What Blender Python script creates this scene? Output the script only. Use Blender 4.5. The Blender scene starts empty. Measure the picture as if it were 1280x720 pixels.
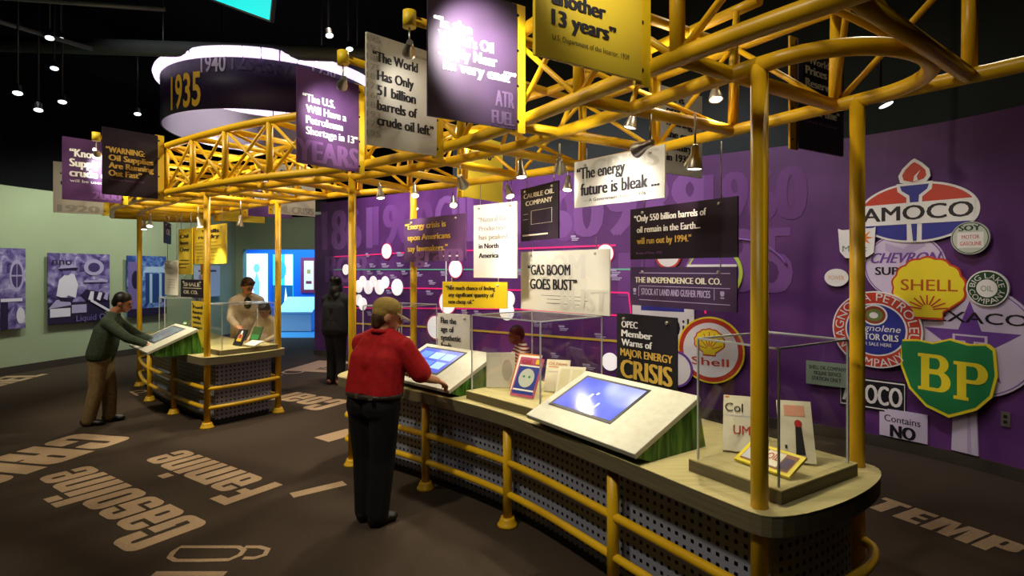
import bpy, bmesh, math, random
from mathutils import Vector, Matrix, Euler
random.seed(7)
S = bpy.context.scene
COL = S.collection
PI = math.pi

# ------------------------------------------------------------------ camera, world, exposure
F_PX, CAM_H, HOR = 700.0, 1.75, 337.0
cd = bpy.data.cameras.new('camera')
cam = bpy.data.objects.new('camera', cd); COL.objects.link(cam)
cam.location = (0, 0, CAM_H); cam.rotation_euler = (PI/2, 0, 0)
cd.sensor_width = 36; cd.lens = F_PX*36/1280
cd.shift_y = (HOR-360)/1280; cd.clip_start = .05; cd.clip_end = 100
S.camera = cam
S.view_settings.view_transform = 'Standard'; S.view_settings.look = 'None'
S.view_settings.gamma = 1; S.view_settings.use_curve_mapping = False
S.view_settings.exposure = 0.0
S.cycles.transparent_max_bounces = 48
W = bpy.data.worlds.new('world'); S.world = W; W.use_nodes = True
W.node_tree.nodes['Background'].inputs[0].default_value = (.9, .85, .8, 1)
W.node_tree.nodes['Background'].inputs[1].default_value = .012

def aim(o, target):
    d = Vector(target)-o.location
    o.rotation_euler = d.to_track_quat('-Z', 'Y').to_euler()
def spot(loc, target, power, angle=60, blend=.6, color=(1, .9, .74), r=.05):
    l = bpy.data.lights.new('spot_lamp', 'SPOT'); l.energy = power; l.color = color
    l.spot_size = math.radians(angle); l.spot_blend = blend; l.shadow_soft_size = r
    o = bpy.data.objects.new('spot_lamp', l); COL.objects.link(o); o.location = loc; aim(o, target)
    return o
def area(loc, target, power, sx, sy, color=(1, .92, .8)):
    l = bpy.data.lights.new('area_lamp', 'AREA'); l.energy = power; l.color = color
    l.shape = 'RECTANGLE'; l.size = sx; l.size_y = sy
    o = bpy.data.objects.new('area_lamp', l); COL.objects.link(o); o.location = loc; aim(o, target)
    return o
WARM, COOL, WHITE = (1, .88, .66), (.75, .85, 1), (1, .95, .86)
# ceiling floodlights over the yellow canopy, then an added aisle fill
spot((-2.6, 1.2, 5.6), (-.3, 3.6, 2.7), 520, 75, .8, WARM, .15)
spot((-5.2, 3.6, 5.6), (-3.2, 6.4, 2.7), 900, 75, .8, WARM, .15)
spot((-.5, 7.2, 5.6), (-2.0, 5.6, 2.8), 700, 75, .8, WARM, .15)
spot((3.2, 4.0, 5.6), (1.2, 2.8, 2.7), 160, 70, .8, WARM, .15)
spot((-1.2, .2, 4.6), (.9, 3.0, .4), 130, 60, .9, WHITE, .2)  # fill added on the camera side to brighten the counter skirt
# purple wall washers (ceiling track)
for (x, y, tx, ty, p) in [(1.5, 5.3, 2.3, 6.5, 130), (.2, 6.2, 1.2, 7.5, 170), (-1.0, 7.2, -.2, 8.6, 220), (-2.2, 8.2, -1.6, 9.7, 230), (-3.0, 9.2, -2.9, 10.7, 230)]:
    spot((x, y, 4.6), (tx, ty, 1.9), p*1.25, 85, .9, (1, .90, .95), .12)
spot((2.1, 3.6, 4.8), (3.7, 5.4, 1.05), 190, 42, 1, WHITE, .12)
spot((2.6, 2.4, 4.8), (4.1, 4.8, .7), 80, 44, 1, WHITE, .12)
# green wall washers
for (x, y, tx, ty, p) in [(-6.6, 7.6, -8.5, 8.6, 220), (-6.2, 9.6, -8.1, 10.4, 300), (-5.9, 11.4, -7.6, 12.2, 260), (-5.6, 12.0, -6.9, 14.2, 50)]:
    spot((x, y, 4.4), (tx, ty, 1.5), p, 90, .9, (.97, 1, .82), .2)
spot((-4.4, 12.2, 4.0), (-4.9, 14.3, 1.6), 45, 80, .9, WHITE, .1)
# carpet pools
spot((-3.6, 2.6, 5.8), (-3.4, 4.7, 0), 230, 48, .9, WARM, .2)
spot((-2.4, 7.6, 5.8), (-2.9, 8.3, 0), 620, 30, .8, WARM, .2)
spot((-6.0, 5.0, 5.8), (-6.8, 7.4, 0), 200, 50, .9, WARM, .2)
spot((3.4, 2.2, 5.2), (2.9, 3.8, 0), 120, 45, .9, WARM, .2)
# front of the hanging drum, added fixtureless fill inside the canopy, glowing back signs
spot((-5.6, 6.6, 5.9), (-5.2, 8.7, 4.7), 60, 70, .9, WHITE, .1)
for q, pw in (((-4.3, 7.2, 2.86), 16), ((-3.2, 6.5, 2.86), 12), ((-1.9, 5.7, 2.86), 12), ((-.3, 4.4, 2.86), 12), ((.9, 3.2, 2.86), 6)):
    l = bpy.data.lights.new('canopy_fill', 'POINT'); l.energy = pw; l.color = WARM; l.shadow_soft_size = .06
    o = bpy.data.objects.new('canopy_fill', l); COL.objects.link(o); o.location = q
spot((-.35, 5.2, 3.0), (-.4, 6.0, 2.85), 60, 80, .8, WHITE, .04)
spot((-3.6, 7.1, 3.0), (-3.4, 7.8, 2.85), 30, 80, .8, WHITE, .04)
# blue gallery beyond the doorway
area((-6.6, 16.0, 2.9), (-6.6, 16.2, 0), 160, 2.5, 2.0, (.25, .62, 1))

# ------------------------------------------------------------------ materials
def lin(h):
    if isinstance(h, str):
        c = [int(h[i:i+2], 16)/255 for i in (0, 2, 4)]
        return tuple(x/12.92 if x <= .04045 else ((x+.055)/1.055)**2.4 for x in c)
    return h
MATS = {}
def mat(name, col, rough=.5, metal=0, emit=0, ecol=None, spec=.5):
    if name in MATS: return MATS[name]
    m = bpy.data.materials.new(name); m.use_nodes = True
    b = m.node_tree.nodes['Principled BSDF']
    c = lin(col)
    b.inputs['Base Color'].default_value = (*c, 1); b.inputs['Roughness'].default_value = rough
    b.inputs['Metallic'].default_value = metal; b.inputs['Specular IOR Level'].default_value = spec
    if emit:
        b.inputs['Emission Color'].default_value = (*lin(ecol or col), 1); b.inputs['Emission Strength'].default_value = emit
    m.diffuse_color = (*c, 1)
    MATS[name] = m
    return m
def nodes(m): return m.node_tree.nodes, m.node_tree.links, m.node_tree.nodes['Principled BSDF']
def ramp_mat(name, stops, scale=8, detail=4, stretch=(1, 1, 1), rough=.7, kind='noise', coords='Object', bump=0, spec=.3, emit=0, dist=0):
    if name in MATS: return MATS[name]
    m = mat(name, stops[0][1], rough, spec=spec); n, l, b = nodes(m)
    tc = n.new('ShaderNodeTexCoord'); mp = n.new('ShaderNodeMapping'); mp.inputs['Scale'].default_value = stretch
    l.new(tc.outputs[coords], mp.inputs[0])
    if kind == 'noise':
        t = n.new('ShaderNodeTexNoise'); t.inputs['Scale'].default_value = scale; t.inputs['Detail'].default_value = detail
        t.inputs['Distortion'].default_value = dist; out = t.outputs[0]
    elif kind == 'wave':
        t = n.new('ShaderNodeTexWave'); t.inputs['Scale'].default_value = scale; t.inputs['Distortion'].default_value = dist or 3
        t.inputs['Detail'].default_value = detail; out = t.outputs[1] if 'Factor' not in t.outputs else t.outputs['Factor']
    else:
        t = n.new('ShaderNodeTexVoronoi'); t.inputs['Scale'].default_value = scale; out = t.outputs[0]
    l.new(mp.outputs[0], t.inputs['Vector'])
    r = n.new('ShaderNodeValToRGB'); e = r.color_ramp.elements
    while len(e) < len(stops): e.new(.5)
    for k, (p, c) in enumerate(stops): e[k].position = p; e[k].color = (*lin(c), 1)
    l.new(out, r.inputs[0]); l.new(r.outputs[0], b.inputs['Base Color'])
    if emit:
        l.new(r.outputs[0], b.inputs['Emission Color']); b.inputs['Emission Strength'].default_value = emit
    if bump:
        bp = n.new('ShaderNodeBump'); bp.inputs['Strength'].default_value = bump; bp.inputs['Distance'].default_value = .01
        l.new(out, bp.inputs['Height']); l.new(bp.outputs[0], b.inputs['Normal'])
    return m
YEL = ramp_mat('yellow_paint', [(.3, 'd3a312'), (.7, 'e6b81a')], 3, 2, rough=.38, spec=.45)
YPL = mat('bright_yellow_plate', 'e8c51a', .5)
BLK = mat('black_plastic', '111013', .5)
INK = mat('black_ink', '17121a', .6)
GOLD = mat('gold_ink', 'd9b04a', .6)
WHT = mat('white_ink', 'faf8f4', .6)
PAPER = ramp_mat('grey_board', [(.3, 'c9c4b6'), (.7, 'd6d2c6')], 2, 2, rough=.6)
PAPERD = mat('grey_ghost_ink', 'aba69a', .6)
DKP = ramp_mat('dark_plum_board', [(.3, '1d1120'), (.7, '251529')], 3, 2, rough=.5)
PURB = ramp_mat('purple_board', [(.3, '3a2347'), (.7, '6b4379')], 2.2, 2, rough=.5)
PURD = ramp_mat('dusky_purple_board', [(.3, '241a28'), (.7, '463350')], 2.2, 2, rough=.5)
LILAC = mat('lilac_ink', '7c4f8e', .6)
YBRD = ramp_mat('yellow_board', [(.3, 'd6b62e'), (.7, 'e4c638')], 2, 2, rough=.55)
WOOD = ramp_mat('pale_laminate', [(.3, 'b3a872'), (.7, 'c6bb86')], 3, 5, (1, 14, 14), rough=.45, spec=.35)
WOODE = ramp_mat('shaded_laminate_edge', [(.3, '5d5540'), (.7, '6d644b')], 3, 5, (1, 1, 30), rough=.5)  # shade put into the colour: edges darker, as under light from above
STEEL = mat('brushed_steel', 'b8b4aa', .35, .9)
DSTEEL = mat('dark_steel', '2a2b2d', .5, .6)
LENS = mat('lamp_lens', 'fff4e0', .3, emit=14, ecol='fff0d8')
CLENS = mat('ceiling_lamp_lens', 'f2ffff', .3, emit=3, ecol='eaf6ff')
SLAB = ramp_mat('light_grey_laminate', [(.3, 'b7b6a4'), (.7, 'c3c2b2')], 20, 3, rough=.45)
GRASS = ramp_mat('grass_print', [(.3, '143008'), (.5, '35661a'), (.75, '6f9e3a')], 5, 3, (6, 6, .8), rough=.5, dist=.6)
CARPET = ramp_mat('brown_carpet', [(.3, '362d26'), (.7, '4a3f34')], 160, 3, rough=.95, bump=.4, spec=.1)
CARPL = ramp_mat('beige_carpet', [(.3, '9c8468'), (.7, 'ba9f80')], 160, 3, rough=.95, bump=.4, spec=.1)
GREENW = ramp_mat('sage_green_wall', [(.3, '9aa888'), (.7, 'a3b092')], 1.2, 3, rough=.8, spec=.2)
DARKW = mat('charcoal_paint', '2b3133', .8, spec=.2)
BLACKC = mat('black_ceiling_paint', '0d0f11', .9, spec=.1)
BASEB = mat('dark_baseboard', '3b332c', .6)
PURW = ramp_mat('purple_mural', [(.25, '42204f'), (.5, '582c6c'), (.8, '734188')], .9, 4, rough=.45, spec=.35, dist=.5)
def glass_mat():
    m = bpy.data.materials.new('clear_acrylic'); m.use_nodes = True
    n, l = m.node_tree.nodes, m.node_tree.links
    n.clear(); o = n.new('ShaderNodeOutputMaterial'); mx = n.new('ShaderNodeMixShader')
    t = n.new('ShaderNodeBsdfTransparent'); g = n.new('ShaderNodeBsdfGlossy'); g.inputs['Roughness'].default_value = .04
    fr = n.new('ShaderNodeLayerWeight'); fr.inputs['Blend'].default_value = .12
    t.inputs[0].default_value = (.975, .98, .975, 1)
    pw = n.new('ShaderNodeMath'); pw.operation = 'MULTIPLY_ADD'; pw.inputs[1].default_value = .35; pw.inputs[2].default_value = .02
    l.new(fr.outputs['Facing'], pw.inputs[0]); l.new(pw.outputs[0], mx.inputs[0]); l.new(t.outputs[0], mx.inputs[1]); l.new(g.outputs[0], mx.inputs[2]); l.new(mx.outputs[0], o.inputs[0])
    return m
GLASS = glass_mat()
def perf_mat():
    m = mat('perforated_metal', '9094a6', .45, .25); n, l, b = nodes(m)
    uv = n.new('ShaderNodeTexCoord'); sp = n.new('ShaderNodeSeparateXYZ'); l.new(uv.outputs['UV'], sp.inputs[0])
    outs = []
    for ax in (0, 1):
        a = n.new('ShaderNodeMath'); a.operation = 'MULTIPLY'; a.inputs[1].default_value = 1/.048; l.new(sp.outputs[ax], a.inputs[0])
        f = n.new('ShaderNodeMath'); f.operation = 'FRACT'; l.new(a.outputs[0], f.inputs[0])
        g = n.new('ShaderNodeMath'); g.operation = 'SUBTRACT'; g.inputs[1].default_value = .5; l.new(f.outputs[0], g.inputs[0])
        h = n.new('ShaderNodeMath'); h.operation = 'ABSOLUTE'; l.new(g.outputs[0], h.inputs[0])
        k = n.new('ShaderNodeMath'); k.operation = 'LESS_THAN'; k.inputs[1].default_value = .2; l.new(h.outputs[0], k.inputs[0])
        outs.append(k)
    mu = n.new('ShaderNodeMath'); mu.operation = 'MULTIPLY'; l.new(outs[0].outputs[0], mu.inputs[0]); l.new(outs[1].outputs[0], mu.inputs[1])
    mx = n.new('ShaderNodeMixShader'); d = n.new('ShaderNodeBsdfTransparent')
    o = [x for x in n if x.type == 'OUTPUT_MATERIAL'][0]
    l.new(mu.outputs[0], mx.inputs[0]); l.new(b.outputs[0], mx.inputs[1]); l.new(d.outputs[0], mx.inputs[2]); l.new(mx.outputs[0], o.inputs[0])
    return m
PERF = perf_mat()

# ------------------------------------------------------------------ object helpers
def mw(o):
    m = Matrix.LocRotScale(o.location, o.rotation_euler, None)
    return mw(o.parent) @ m if o.parent else m
def tag(o, label=None, cat=None, group=None, kind=None):
    if label: o['label'] = label
    if cat: o['category'] = cat
    if group: o['group'] = group
    if kind: o['kind'] = kind
    return o
def empty(name, label, cat, loc=(0, 0, 0), rz=0, group=None):
    o = bpy.data.objects.new(name, None); COL.objects.link(o); o.empty_display_size = .1
    o.location = loc; o.rotation_euler = (0, 0, rz)
    return tag(o, label, cat, group)
def copy_tree(o, parent=None):
    c = o.copy(); COL.objects.link(c)
    if parent: c.parent = parent
    for ch in o.children: copy_tree(ch, c)
    return c
class MB:
    """collects shapes in world (or local) coordinates and links them as one mesh object"""
    def __init__(s): s.bm = bmesh.new(); s.uvs = None
    def poly(s, pts):
        return s.bm.faces.new([s.bm.verts.new(p) for p in pts])
    def prism(s, lo, hi):
        a = [s.bm.verts.new(p) for p in lo]; b = [s.bm.verts.new(p) for p in hi]
        n = len(a)
        s.bm.faces.new(b); s.bm.faces.new(a[::-1])
        for i in range(n): s.bm.faces.new((a[i], a[(i+1) % n], b[(i+1) % n], b[i]))
        return s
    def box(s, c, sz, rz=0, m=None):
        M = Matrix.Translation(c) @ (m if m else Matrix.Rotation(rz, 4, 'Z'))
        x, y, z = sz[0]/2, sz[1]/2, sz[2]/2
        L = [M @ Vector(p) for p in ((-x, -y, -z), (x, -y, -z), (x, y, -z), (-x, y, -z))]
        H = [M @ Vector(p) for p in ((-x, -y, z), (x, -y, z), (x, y, z), (-x, y, z))]
        return s.prism(L, H)
    def tube(s, pts, r, seg=12, closed=False, caps=True):
        pts = [Vector(p) for p in pts]; n = len(pts); rings = []
        up = None
        for i, p in enumerate(pts):
            if closed: d = pts[(i+1) % n]-pts[i-1]
            else: d = pts[min(i+1, n-1)]-pts[max(i-1, 0)]
            d.normalize()
            if up is None:
                up = Vector((0, 0, 1)) if abs(d.z) < .9 else Vector((1, 0, 0))
            a = d.cross(up).normalized(); b = a.cross(d).normalized(); up = b
            rr = r[i] if isinstance(r, (list, tuple)) else r
            rings.append([s.bm.verts.new(p+a*rr*math.cos(2*PI*k/seg)+b*rr*math.sin(2*PI*k/seg)) for k in range(seg)])
        for i in range(n if closed else n-1):
            A, B = rings[i], rings[(i+1) % n]
            for k in range(seg):
                f = s.bm.faces.new((A[k], A[(k+1) % seg], B[(k+1) % seg], B[k])); f.smooth = True
        if caps and not closed:
            s.bm.faces.new(rings[0][::-1]); s.bm.faces.new(rings[-1])
        return s
    def lathe(s, prof, c=(0, 0, 0), seg=20, m=None):
        M = (m if m else Matrix.Translation(c)); rings = []
        for r, z in prof:
            rings.append([s.bm.verts.new(M @ Vector((max(r, 1e-4)*math.cos(2*PI*k/seg), max(r, 1e-4)*math.sin(2*PI*k/seg), z))) for k in range(seg)])
        for A, B in zip(rings, rings[1:]):
            for k in range(seg):
                f = s.bm.faces.new((A[k], A[(k+1) % seg], B[(k+1) % seg], B[k])); f.smooth = True
        s.bm.faces.new(rings[0][::-1]); s.bm.faces.new(rings[-1])
        return s
    def ball(s, c, rad, m=None, u=16, v=10):
        M = Matrix.Translation(c) @ (m if m else Matrix.Identity(4)) @ Matrix.Diagonal((*rad, 1))
        g = bmesh.ops.create_uvsphere(s.bm, u_segments=u, v_segments=v, radius=1, matrix=M)
        for x in g['verts']:
            for f in x.link_faces: f.smooth = True
        return s
    def cone(s, p0, r0, p1, r1, seg=12):
        p0, p1 = Vector(p0), Vector(p1)
        s.ball(p0, (r0,)*3, u=12, v=8); s.ball(p1, (r1,)*3, u=12, v=8)
        return s.tube([p0, p1], [r0, r1], seg)
    def build(s, name, m, parent=None, local=False, bevel=0, recalc=True):
        if recalc: bmesh.ops.recalc_face_normals(s.bm, faces=s.bm.faces)
        me = bpy.data.meshes.new(name); s.bm.to_mesh(me); s.bm.free()
        return link_mesh(name, me, m, parent, local, bevel)
def link_mesh(name, me, m, parent=None, local=False, bevel=0):
    me.name = name
    o = bpy.data.objects.new(name, me); COL.objects.link(o)
    if m: me.materials.append(m)
    if parent:
        o.parent = parent
        if not local: me.transform(mw(parent).inverted())
    elif not local and len(me.vertices):
        xs = [v.co for v in me.vertices]
        c = Vector(((min(v.x for v in xs)+max(v.x for v in xs))/2, (min(v.y for v in xs)+max(v.y for v in xs))/2, min(v.z for v in xs)))
        me.transform(Matrix.Translation(-c)); o.location = c
    if bevel:
        b = o.modifiers.new('bevel', 'BEVEL'); b.width = bevel; b.segments = 2; b.limit_method = 'ANGLE'
    return o
_fc = {}
def text2d(s, bold=.02, spacing=1.0):
    """outline of a string as flat faces: (verts, faces, width) at size 1"""
    k = (s, bold, spacing)
    if k not in _fc:
        c = bpy.data.curves.new('t', 'FONT'); c.body = s; c.size = 1; c.offset = bold; c.space_character = spacing; c.resolution_u = 3; c.fill_mode = 'FRONT'
        o = bpy.data.objects.new('t', c); me = o.to_mesh()
        v = [(p.co.x, p.co.y) for p in me.vertices]; f = [tuple(p.vertices) for p in me.polygons]
        o.to_mesh_clear(); bpy.data.objects.remove(o); bpy.data.curves.remove(c)
        x0 = min(p[0] for p in v); x1 = max(p[0] for p in v)
        _fc[k] = ([(p[0]-x0, p[1]) for p in v], f, x1-x0)
    return _fc[k]
def put(bm, v, f, fn):
    vs = [bm.verts.new(fn(*p)) for p in v]
    for q in f:
        try: bm.faces.new([vs[i] for i in q])
        except ValueError: pass
class Frame:
    """a plane in the room: origin, unit right vector, unit up vector; normal faces the reader"""
    def __init__(s, o, u, v=(0, 0, 1), w=1, h=1):
        s.o, s.u = Vector(o), Vector(u).normalized(); v = Vector(v); s.v = (v-s.u*v.dot(s.u)).normalized(); s.n = s.u.cross(s.v); s.w, s.h = w, h
    def P(s, a, b, d=0): return s.o+s.u*a+s.v*b+s.n*d
    def px(s, x, y):
        r = Vector(((x-640)/F_PX, 1, (HOR-y)/F_PX)); c = Vector((0, 0, CAM_H))
        t = (s.o-c).dot(s.n)/r.dot(s.n); p = c+r*t-s.o
        return p.dot(s.u), p.dot(s.v)
    def plate(s, mb, pts, d0, d1):
        mb.prism([s.P(a, b, d0) for a, b in pts], [s.P(a, b, d1) for a, b in pts]); return s
    def flat(s, mb, pts, d): mb.poly([s.P(a, b, d) for a, b in pts]); return s
    def text(s, mb, t, a, b, h, w=None, d=.002, bold=.02, cond=.62, align='l', spacing=1.0, arc=None, slant=0):
        ex = max(0, bold-.012); v, f, tw = text2d(t, min(bold, 0), spacing); sy = h/.72; sx = (w/tw) if w else sy*cond
        W_ = tw*sx; off = {'l': 0, 'c': -W_/2, 'r': -W_}[align]
        if arc:   # arc = (radius, centre angle, outward?) around (a, b)
            R, ang, out = arc
            def fn(x, y):
                q = (x*sx-W_/2)/R
                if out: th = ang-q; rr = R+y*sy
                else: th = ang+q; rr = R+h-y*sy
                return s.P(a+rr*math.cos(th), b+rr*math.sin(th), d)
        else:
            def fn(x, y): return s.P(a+off+x*sx+slant*y*sy, b+y*sy, d)
        if ex > 0 and not arc:      # heavier weight: the same glyphs struck again a hair to either side
            for i, q in enumerate((-ex*1.3, ex*1.3, 0)): put(mb.bm, [(x+q, y) for x, y in v], f, lambda x, y: fn(x, y)+s.n*.0003*i)
        else: put(mb.bm, v, f, fn)
        return s
def rect(a0, b0, a1, b1): return [(a0, b0), (a1, b0), (a1, b1), (a0, b1)]
def ell(a, b, ra, rb, n=40, t0=0, t1=2*PI): return [(a+ra*math.cos(t0+(t1-t0)*k/n), b+rb*math.sin(t0+(t1-t0)*k/n)) for k in range(n if abs(t1-t0-2*PI) < 1e-6 else n+1)]
def at(x, y, Y): return Vector(((x-640)*Y/F_PX, Y, CAM_H+(HOR-y)*Y/F_PX))
def floor_at(x, y): k = CAM_H/(y-HOR); return Vector(((x-640)*k, F_PX*k, 0))

# ------------------------------------------------------------------ the curve the islands and the canopy follow
class Path:
    def __init__(s, pts):
        pts = [Vector((*p, 0)) for p in pts]; q = [pts[0]*2-pts[1]]+pts+[pts[-1]*2-pts[-2]]; out = []
        for i in range(1, len(q)-2):
            for k in range(24):
                t = k/24; a, b, c, d = q[i-1:i+3]
                out.append(.5*((2*b)+(c-a)*t+(2*a-5*b+4*c-d)*t*t+(3*b-a-3*c+d)*t**3))
        out.append(pts[-1])
        for _ in range(20):
            out = [out[0]]+[(out[i-1]+out[i]*2+out[i+1])/4 for i in range(1, len(out)-1)]+[out[-1]]
        s.p = out; s.s = [0]
        for a, b in zip(out, out[1:]): s.s.append(s.s[-1]+(b-a).length)
        s.L = s.s[-1]
    def at(s, x):
        x = max(0, min(s.L, x)); i = 0
        lo, hi = 0, len(s.s)-1
        while hi-lo > 1:
            m = (lo+hi)//2
            if s.s[m] <= x: lo = m
            else: hi = m
        t = (x-s.s[lo])/(s.s[hi]-s.s[lo]); return s.p[lo].lerp(s.p[hi], t)
    def tan(s, x): return (s.at(x+.12)-s.at(x-.12)).normalized()
    def nrm(s, x): t = s.tan(x); return Vector((t.y, -t.x, 0))
    def off(s, x, d, z=0): p = s.at(x)+s.nrm(x)*d; p.z = z; return p
    def near(s, p):
        p = Vector((p[0], p[1], 0)); return s.s[min(range(len(s.p)), key=lambda i: (s.p[i]-p).length)]
    def line(s, a, b, d, z, n=40): return [s.off(a+(b-a)*k/n, d, z) for k in range(n+1)]
P1 = Path([(1.80, 1.15), (1.37, 1.79), (1.005, 2.27), (.58, 2.94), (.0, 3.8), (-.72, 4.5), (-1.43, 5.02), (-2.3, 5.45), (-3.38, 6.2), (-4.17, 6.86), (-5.05, 7.7), (-5.8, 8.7), (-6.2, 9.3)])
WD = .84     # distance from the front poles to the back poles
CT = .787    # counter height
ZL, ZU = 2.58, 3.08

# ------------------------------------------------------------------ the room
def struct(o): o['kind'] = 'structure'; return o
m = MB(); m.poly([(-14, -4, 0), (9, -4, 0), (9, 14.4, 0), (-14, 14.4, 0)]); floor = struct(m.build('floor', CARPET, recalc=False))
m = MB(); m.poly([(-14, -4, 6.6), (-14, 20, 6.6), (9, 20, 6.6), (9, -4, 6.6)]); struct(m.build('ceiling', BLACKC, recalc=False))
# purple wall: straight run, then curving toward the aisle at its near end
wp = [Vector((-4.05, 11.5, 0)), Vector((3.2, 5.95, 0))]
d0 = (wp[1]-wp[0]).normalized(); ang = math.atan2(d0.y, d0.x); R_ = 3.2; p = wp[1].copy()
for k in range(24):
    ang -= .03; p = p+Vector((math.cos(ang), math.sin(ang), 0))*R_*.03; wp.append(p.copy())
wp.append(p+Vector((math.cos(ang), math.sin(ang), 0))*5)
WT = 3.1
def wall_strip(pts, z0, z1, th):
    """a wall of the given thickness along a polyline, its back to the far side"""
    m = MB(); n = len(pts); out = []
    for i, q in enumerate(pts):
        d = (pts[min(i+1, n-1)]-pts[max(i-1, 0)]).normalized(); out.append(q+Vector((-d.y, d.x, 0))*th)
    for i in range(n-1):
        a, b, c, e = pts[i], pts[i+1], out[i+1], out[i]
        z = lambda v, h: (v.x, v.y, h)
        m.poly([z(a, z0), z(b, z0), z(b, z1), z(a, z1)]); m.poly([z(c, z0), z(e, z0), z(e, z1), z(c, z1)])
        m.poly([z(a, z1), z(b, z1), z(c, z1), z(e, z1)])
        if z0 > 0: m.poly([z(e, z0), z(c, z0), z(b, z0), z(a, z0)])
    for i, s_ in ((0, 1), (n-1, 0)):
        a, e = pts[i], out[i]
        q = [(a.x, a.y, z0), (a.x, a.y, z1), (e.x, e.y, z1), (e.x, e.y, z0)]; m.poly(q if s_ else q[::-1])
    bmesh.ops.remove_doubles(m.bm, verts=m.bm.verts, dist=1e-5)
    return m
struct(wall_strip(wp, 0, WT, .2).build('wall_purple', PURW))
struct(wall_strip([q+Vector((.03, .05, 0)) for q in [wp[0].lerp(wp[1], .42)]+wp[1:]], WT+.002, 6.6, .2).build('wall_purple_upper', DARKW))
def skirting(name, pts, h=.11, t=.015):
    n = len(pts); inn = []
    for i, q in enumerate(pts):
        d = (pts[min(i+1, n-1)]-pts[max(i-1, 0)]).normalized(); inn.append(q+Vector((d.y, -d.x, 0))*t)
    return struct(wall_strip(inn, .001, h, t-.001).build(name, BASEB))
skirting('baseboard_purple', wp)
def wall_hit(x):
    k = (x-640)/F_PX
    for a, b in zip(wp, wp[1:]):
        fa, fb = a.x-k*a.y, b.x-k*b.y
        if fa*fb <= 0:
            t = fa/(fa-fb); return a.lerp(b, t), (b-a).normalized()
    return wp[-1], d0
def wall_frame(x, y, off=.0):
    q, t = wall_hit(x); f = Frame((q.x, q.y, CAM_H+(HOR-y)*q.y/F_PX), t); f.o += f.n*off
    return f
# green wall on the far side of the aisle
gp = [Vector((*q, 0)) for q in ((-8.9, 5.5), (-8.72, 7.4), (-8.45, 9.1), (-8.08, 10.5), (-7.72, 11.7), (-7.35, 13.0), (-7.1, 14.4))]
gpath = Path([(q.x, q.y) for q in gp]); gl = gpath.line(0, gpath.L, 0, 0, 50)
struct(wall_strip(gl, 0, 3.15, .2).build('wall_green', GREENW))
struct(wall_strip([q+Vector((-.03, 0, 0)) for q in gl], 3.152, 6.6, .2).build('wall_green_upper', BLACKC))
skirting('baseboard_green', gl, .13)
# back wall with the doorway
DX0, DX1, DZ, DY = -6.92, -5.08, 2.27, 14.4
m = MB(); m.box((DX0-.35, DY+.1, 1.55), (.7, .2, 3.1)); m.box((-3.6-.0, DY+.1, 1.55), (2*(DX1+3.6)*-1, .2, 3.1)); m.box(((DX0+DX1)/2, DY+.1, (DZ+3.1)/2), (DX1-DX0, .2, 3.1-DZ)); struct(m.build('wall_back', GREENW))
m = MB(); m.box((-5.0, DY+.15, 4.86), (8, .2, 3.5)); struct(m.build('wall_back_upper', BLACKC))
m = MB(); m.box((DX0-.34, DY-.01, .06), (.66, .02, .12)); m.box((-4.85, DY-.01, .06), (.44, .02, .12)); struct(m.build('baseboard_back', BASEB))
m = MB(); m.poly([(-14, -4, 0), (-14, -4, 6.6), (9, -4, 6.6), (9, -4, 0)]); struct(m.build('wall_behind', BLACKC))
m = MB(); m.poly([(9, -4, 0), (9, -4, 6.6), (9, 20, 6.6), (9, 20, 0)]); struct(m.build('wall_far_side', BLACKC))
BLUEW = mat('blue_gallery_wall', '1f6fd0', .6); BLUEF = mat('blue_gallery_floor', '4f9fc8', .5)
m = MB(); m.poly([(-10.5, 14.4, 0), (-3, 14.4, 0), (-3, 18, 0), (-10.5, 18, 0)]); struct(m.build('floor_gallery', BLUEF, recalc=False))
m = MB(); m.box((-6.75, 17.6, 1.6), (7.5, .2, 3.2)); struct(m.build('wall_gallery', BLUEW))
m = MB(); m.box((-6.75, 16.2, 3.2), (7.5, 3, .1)); struct(m.build('ceiling_gallery', DARKW))
m = MB(); m.box((-4.0, 16.0, 1.6), (.1, 3.1, 3.19)); struct(m.build('wall_gallery_side', BLUEW))
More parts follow.
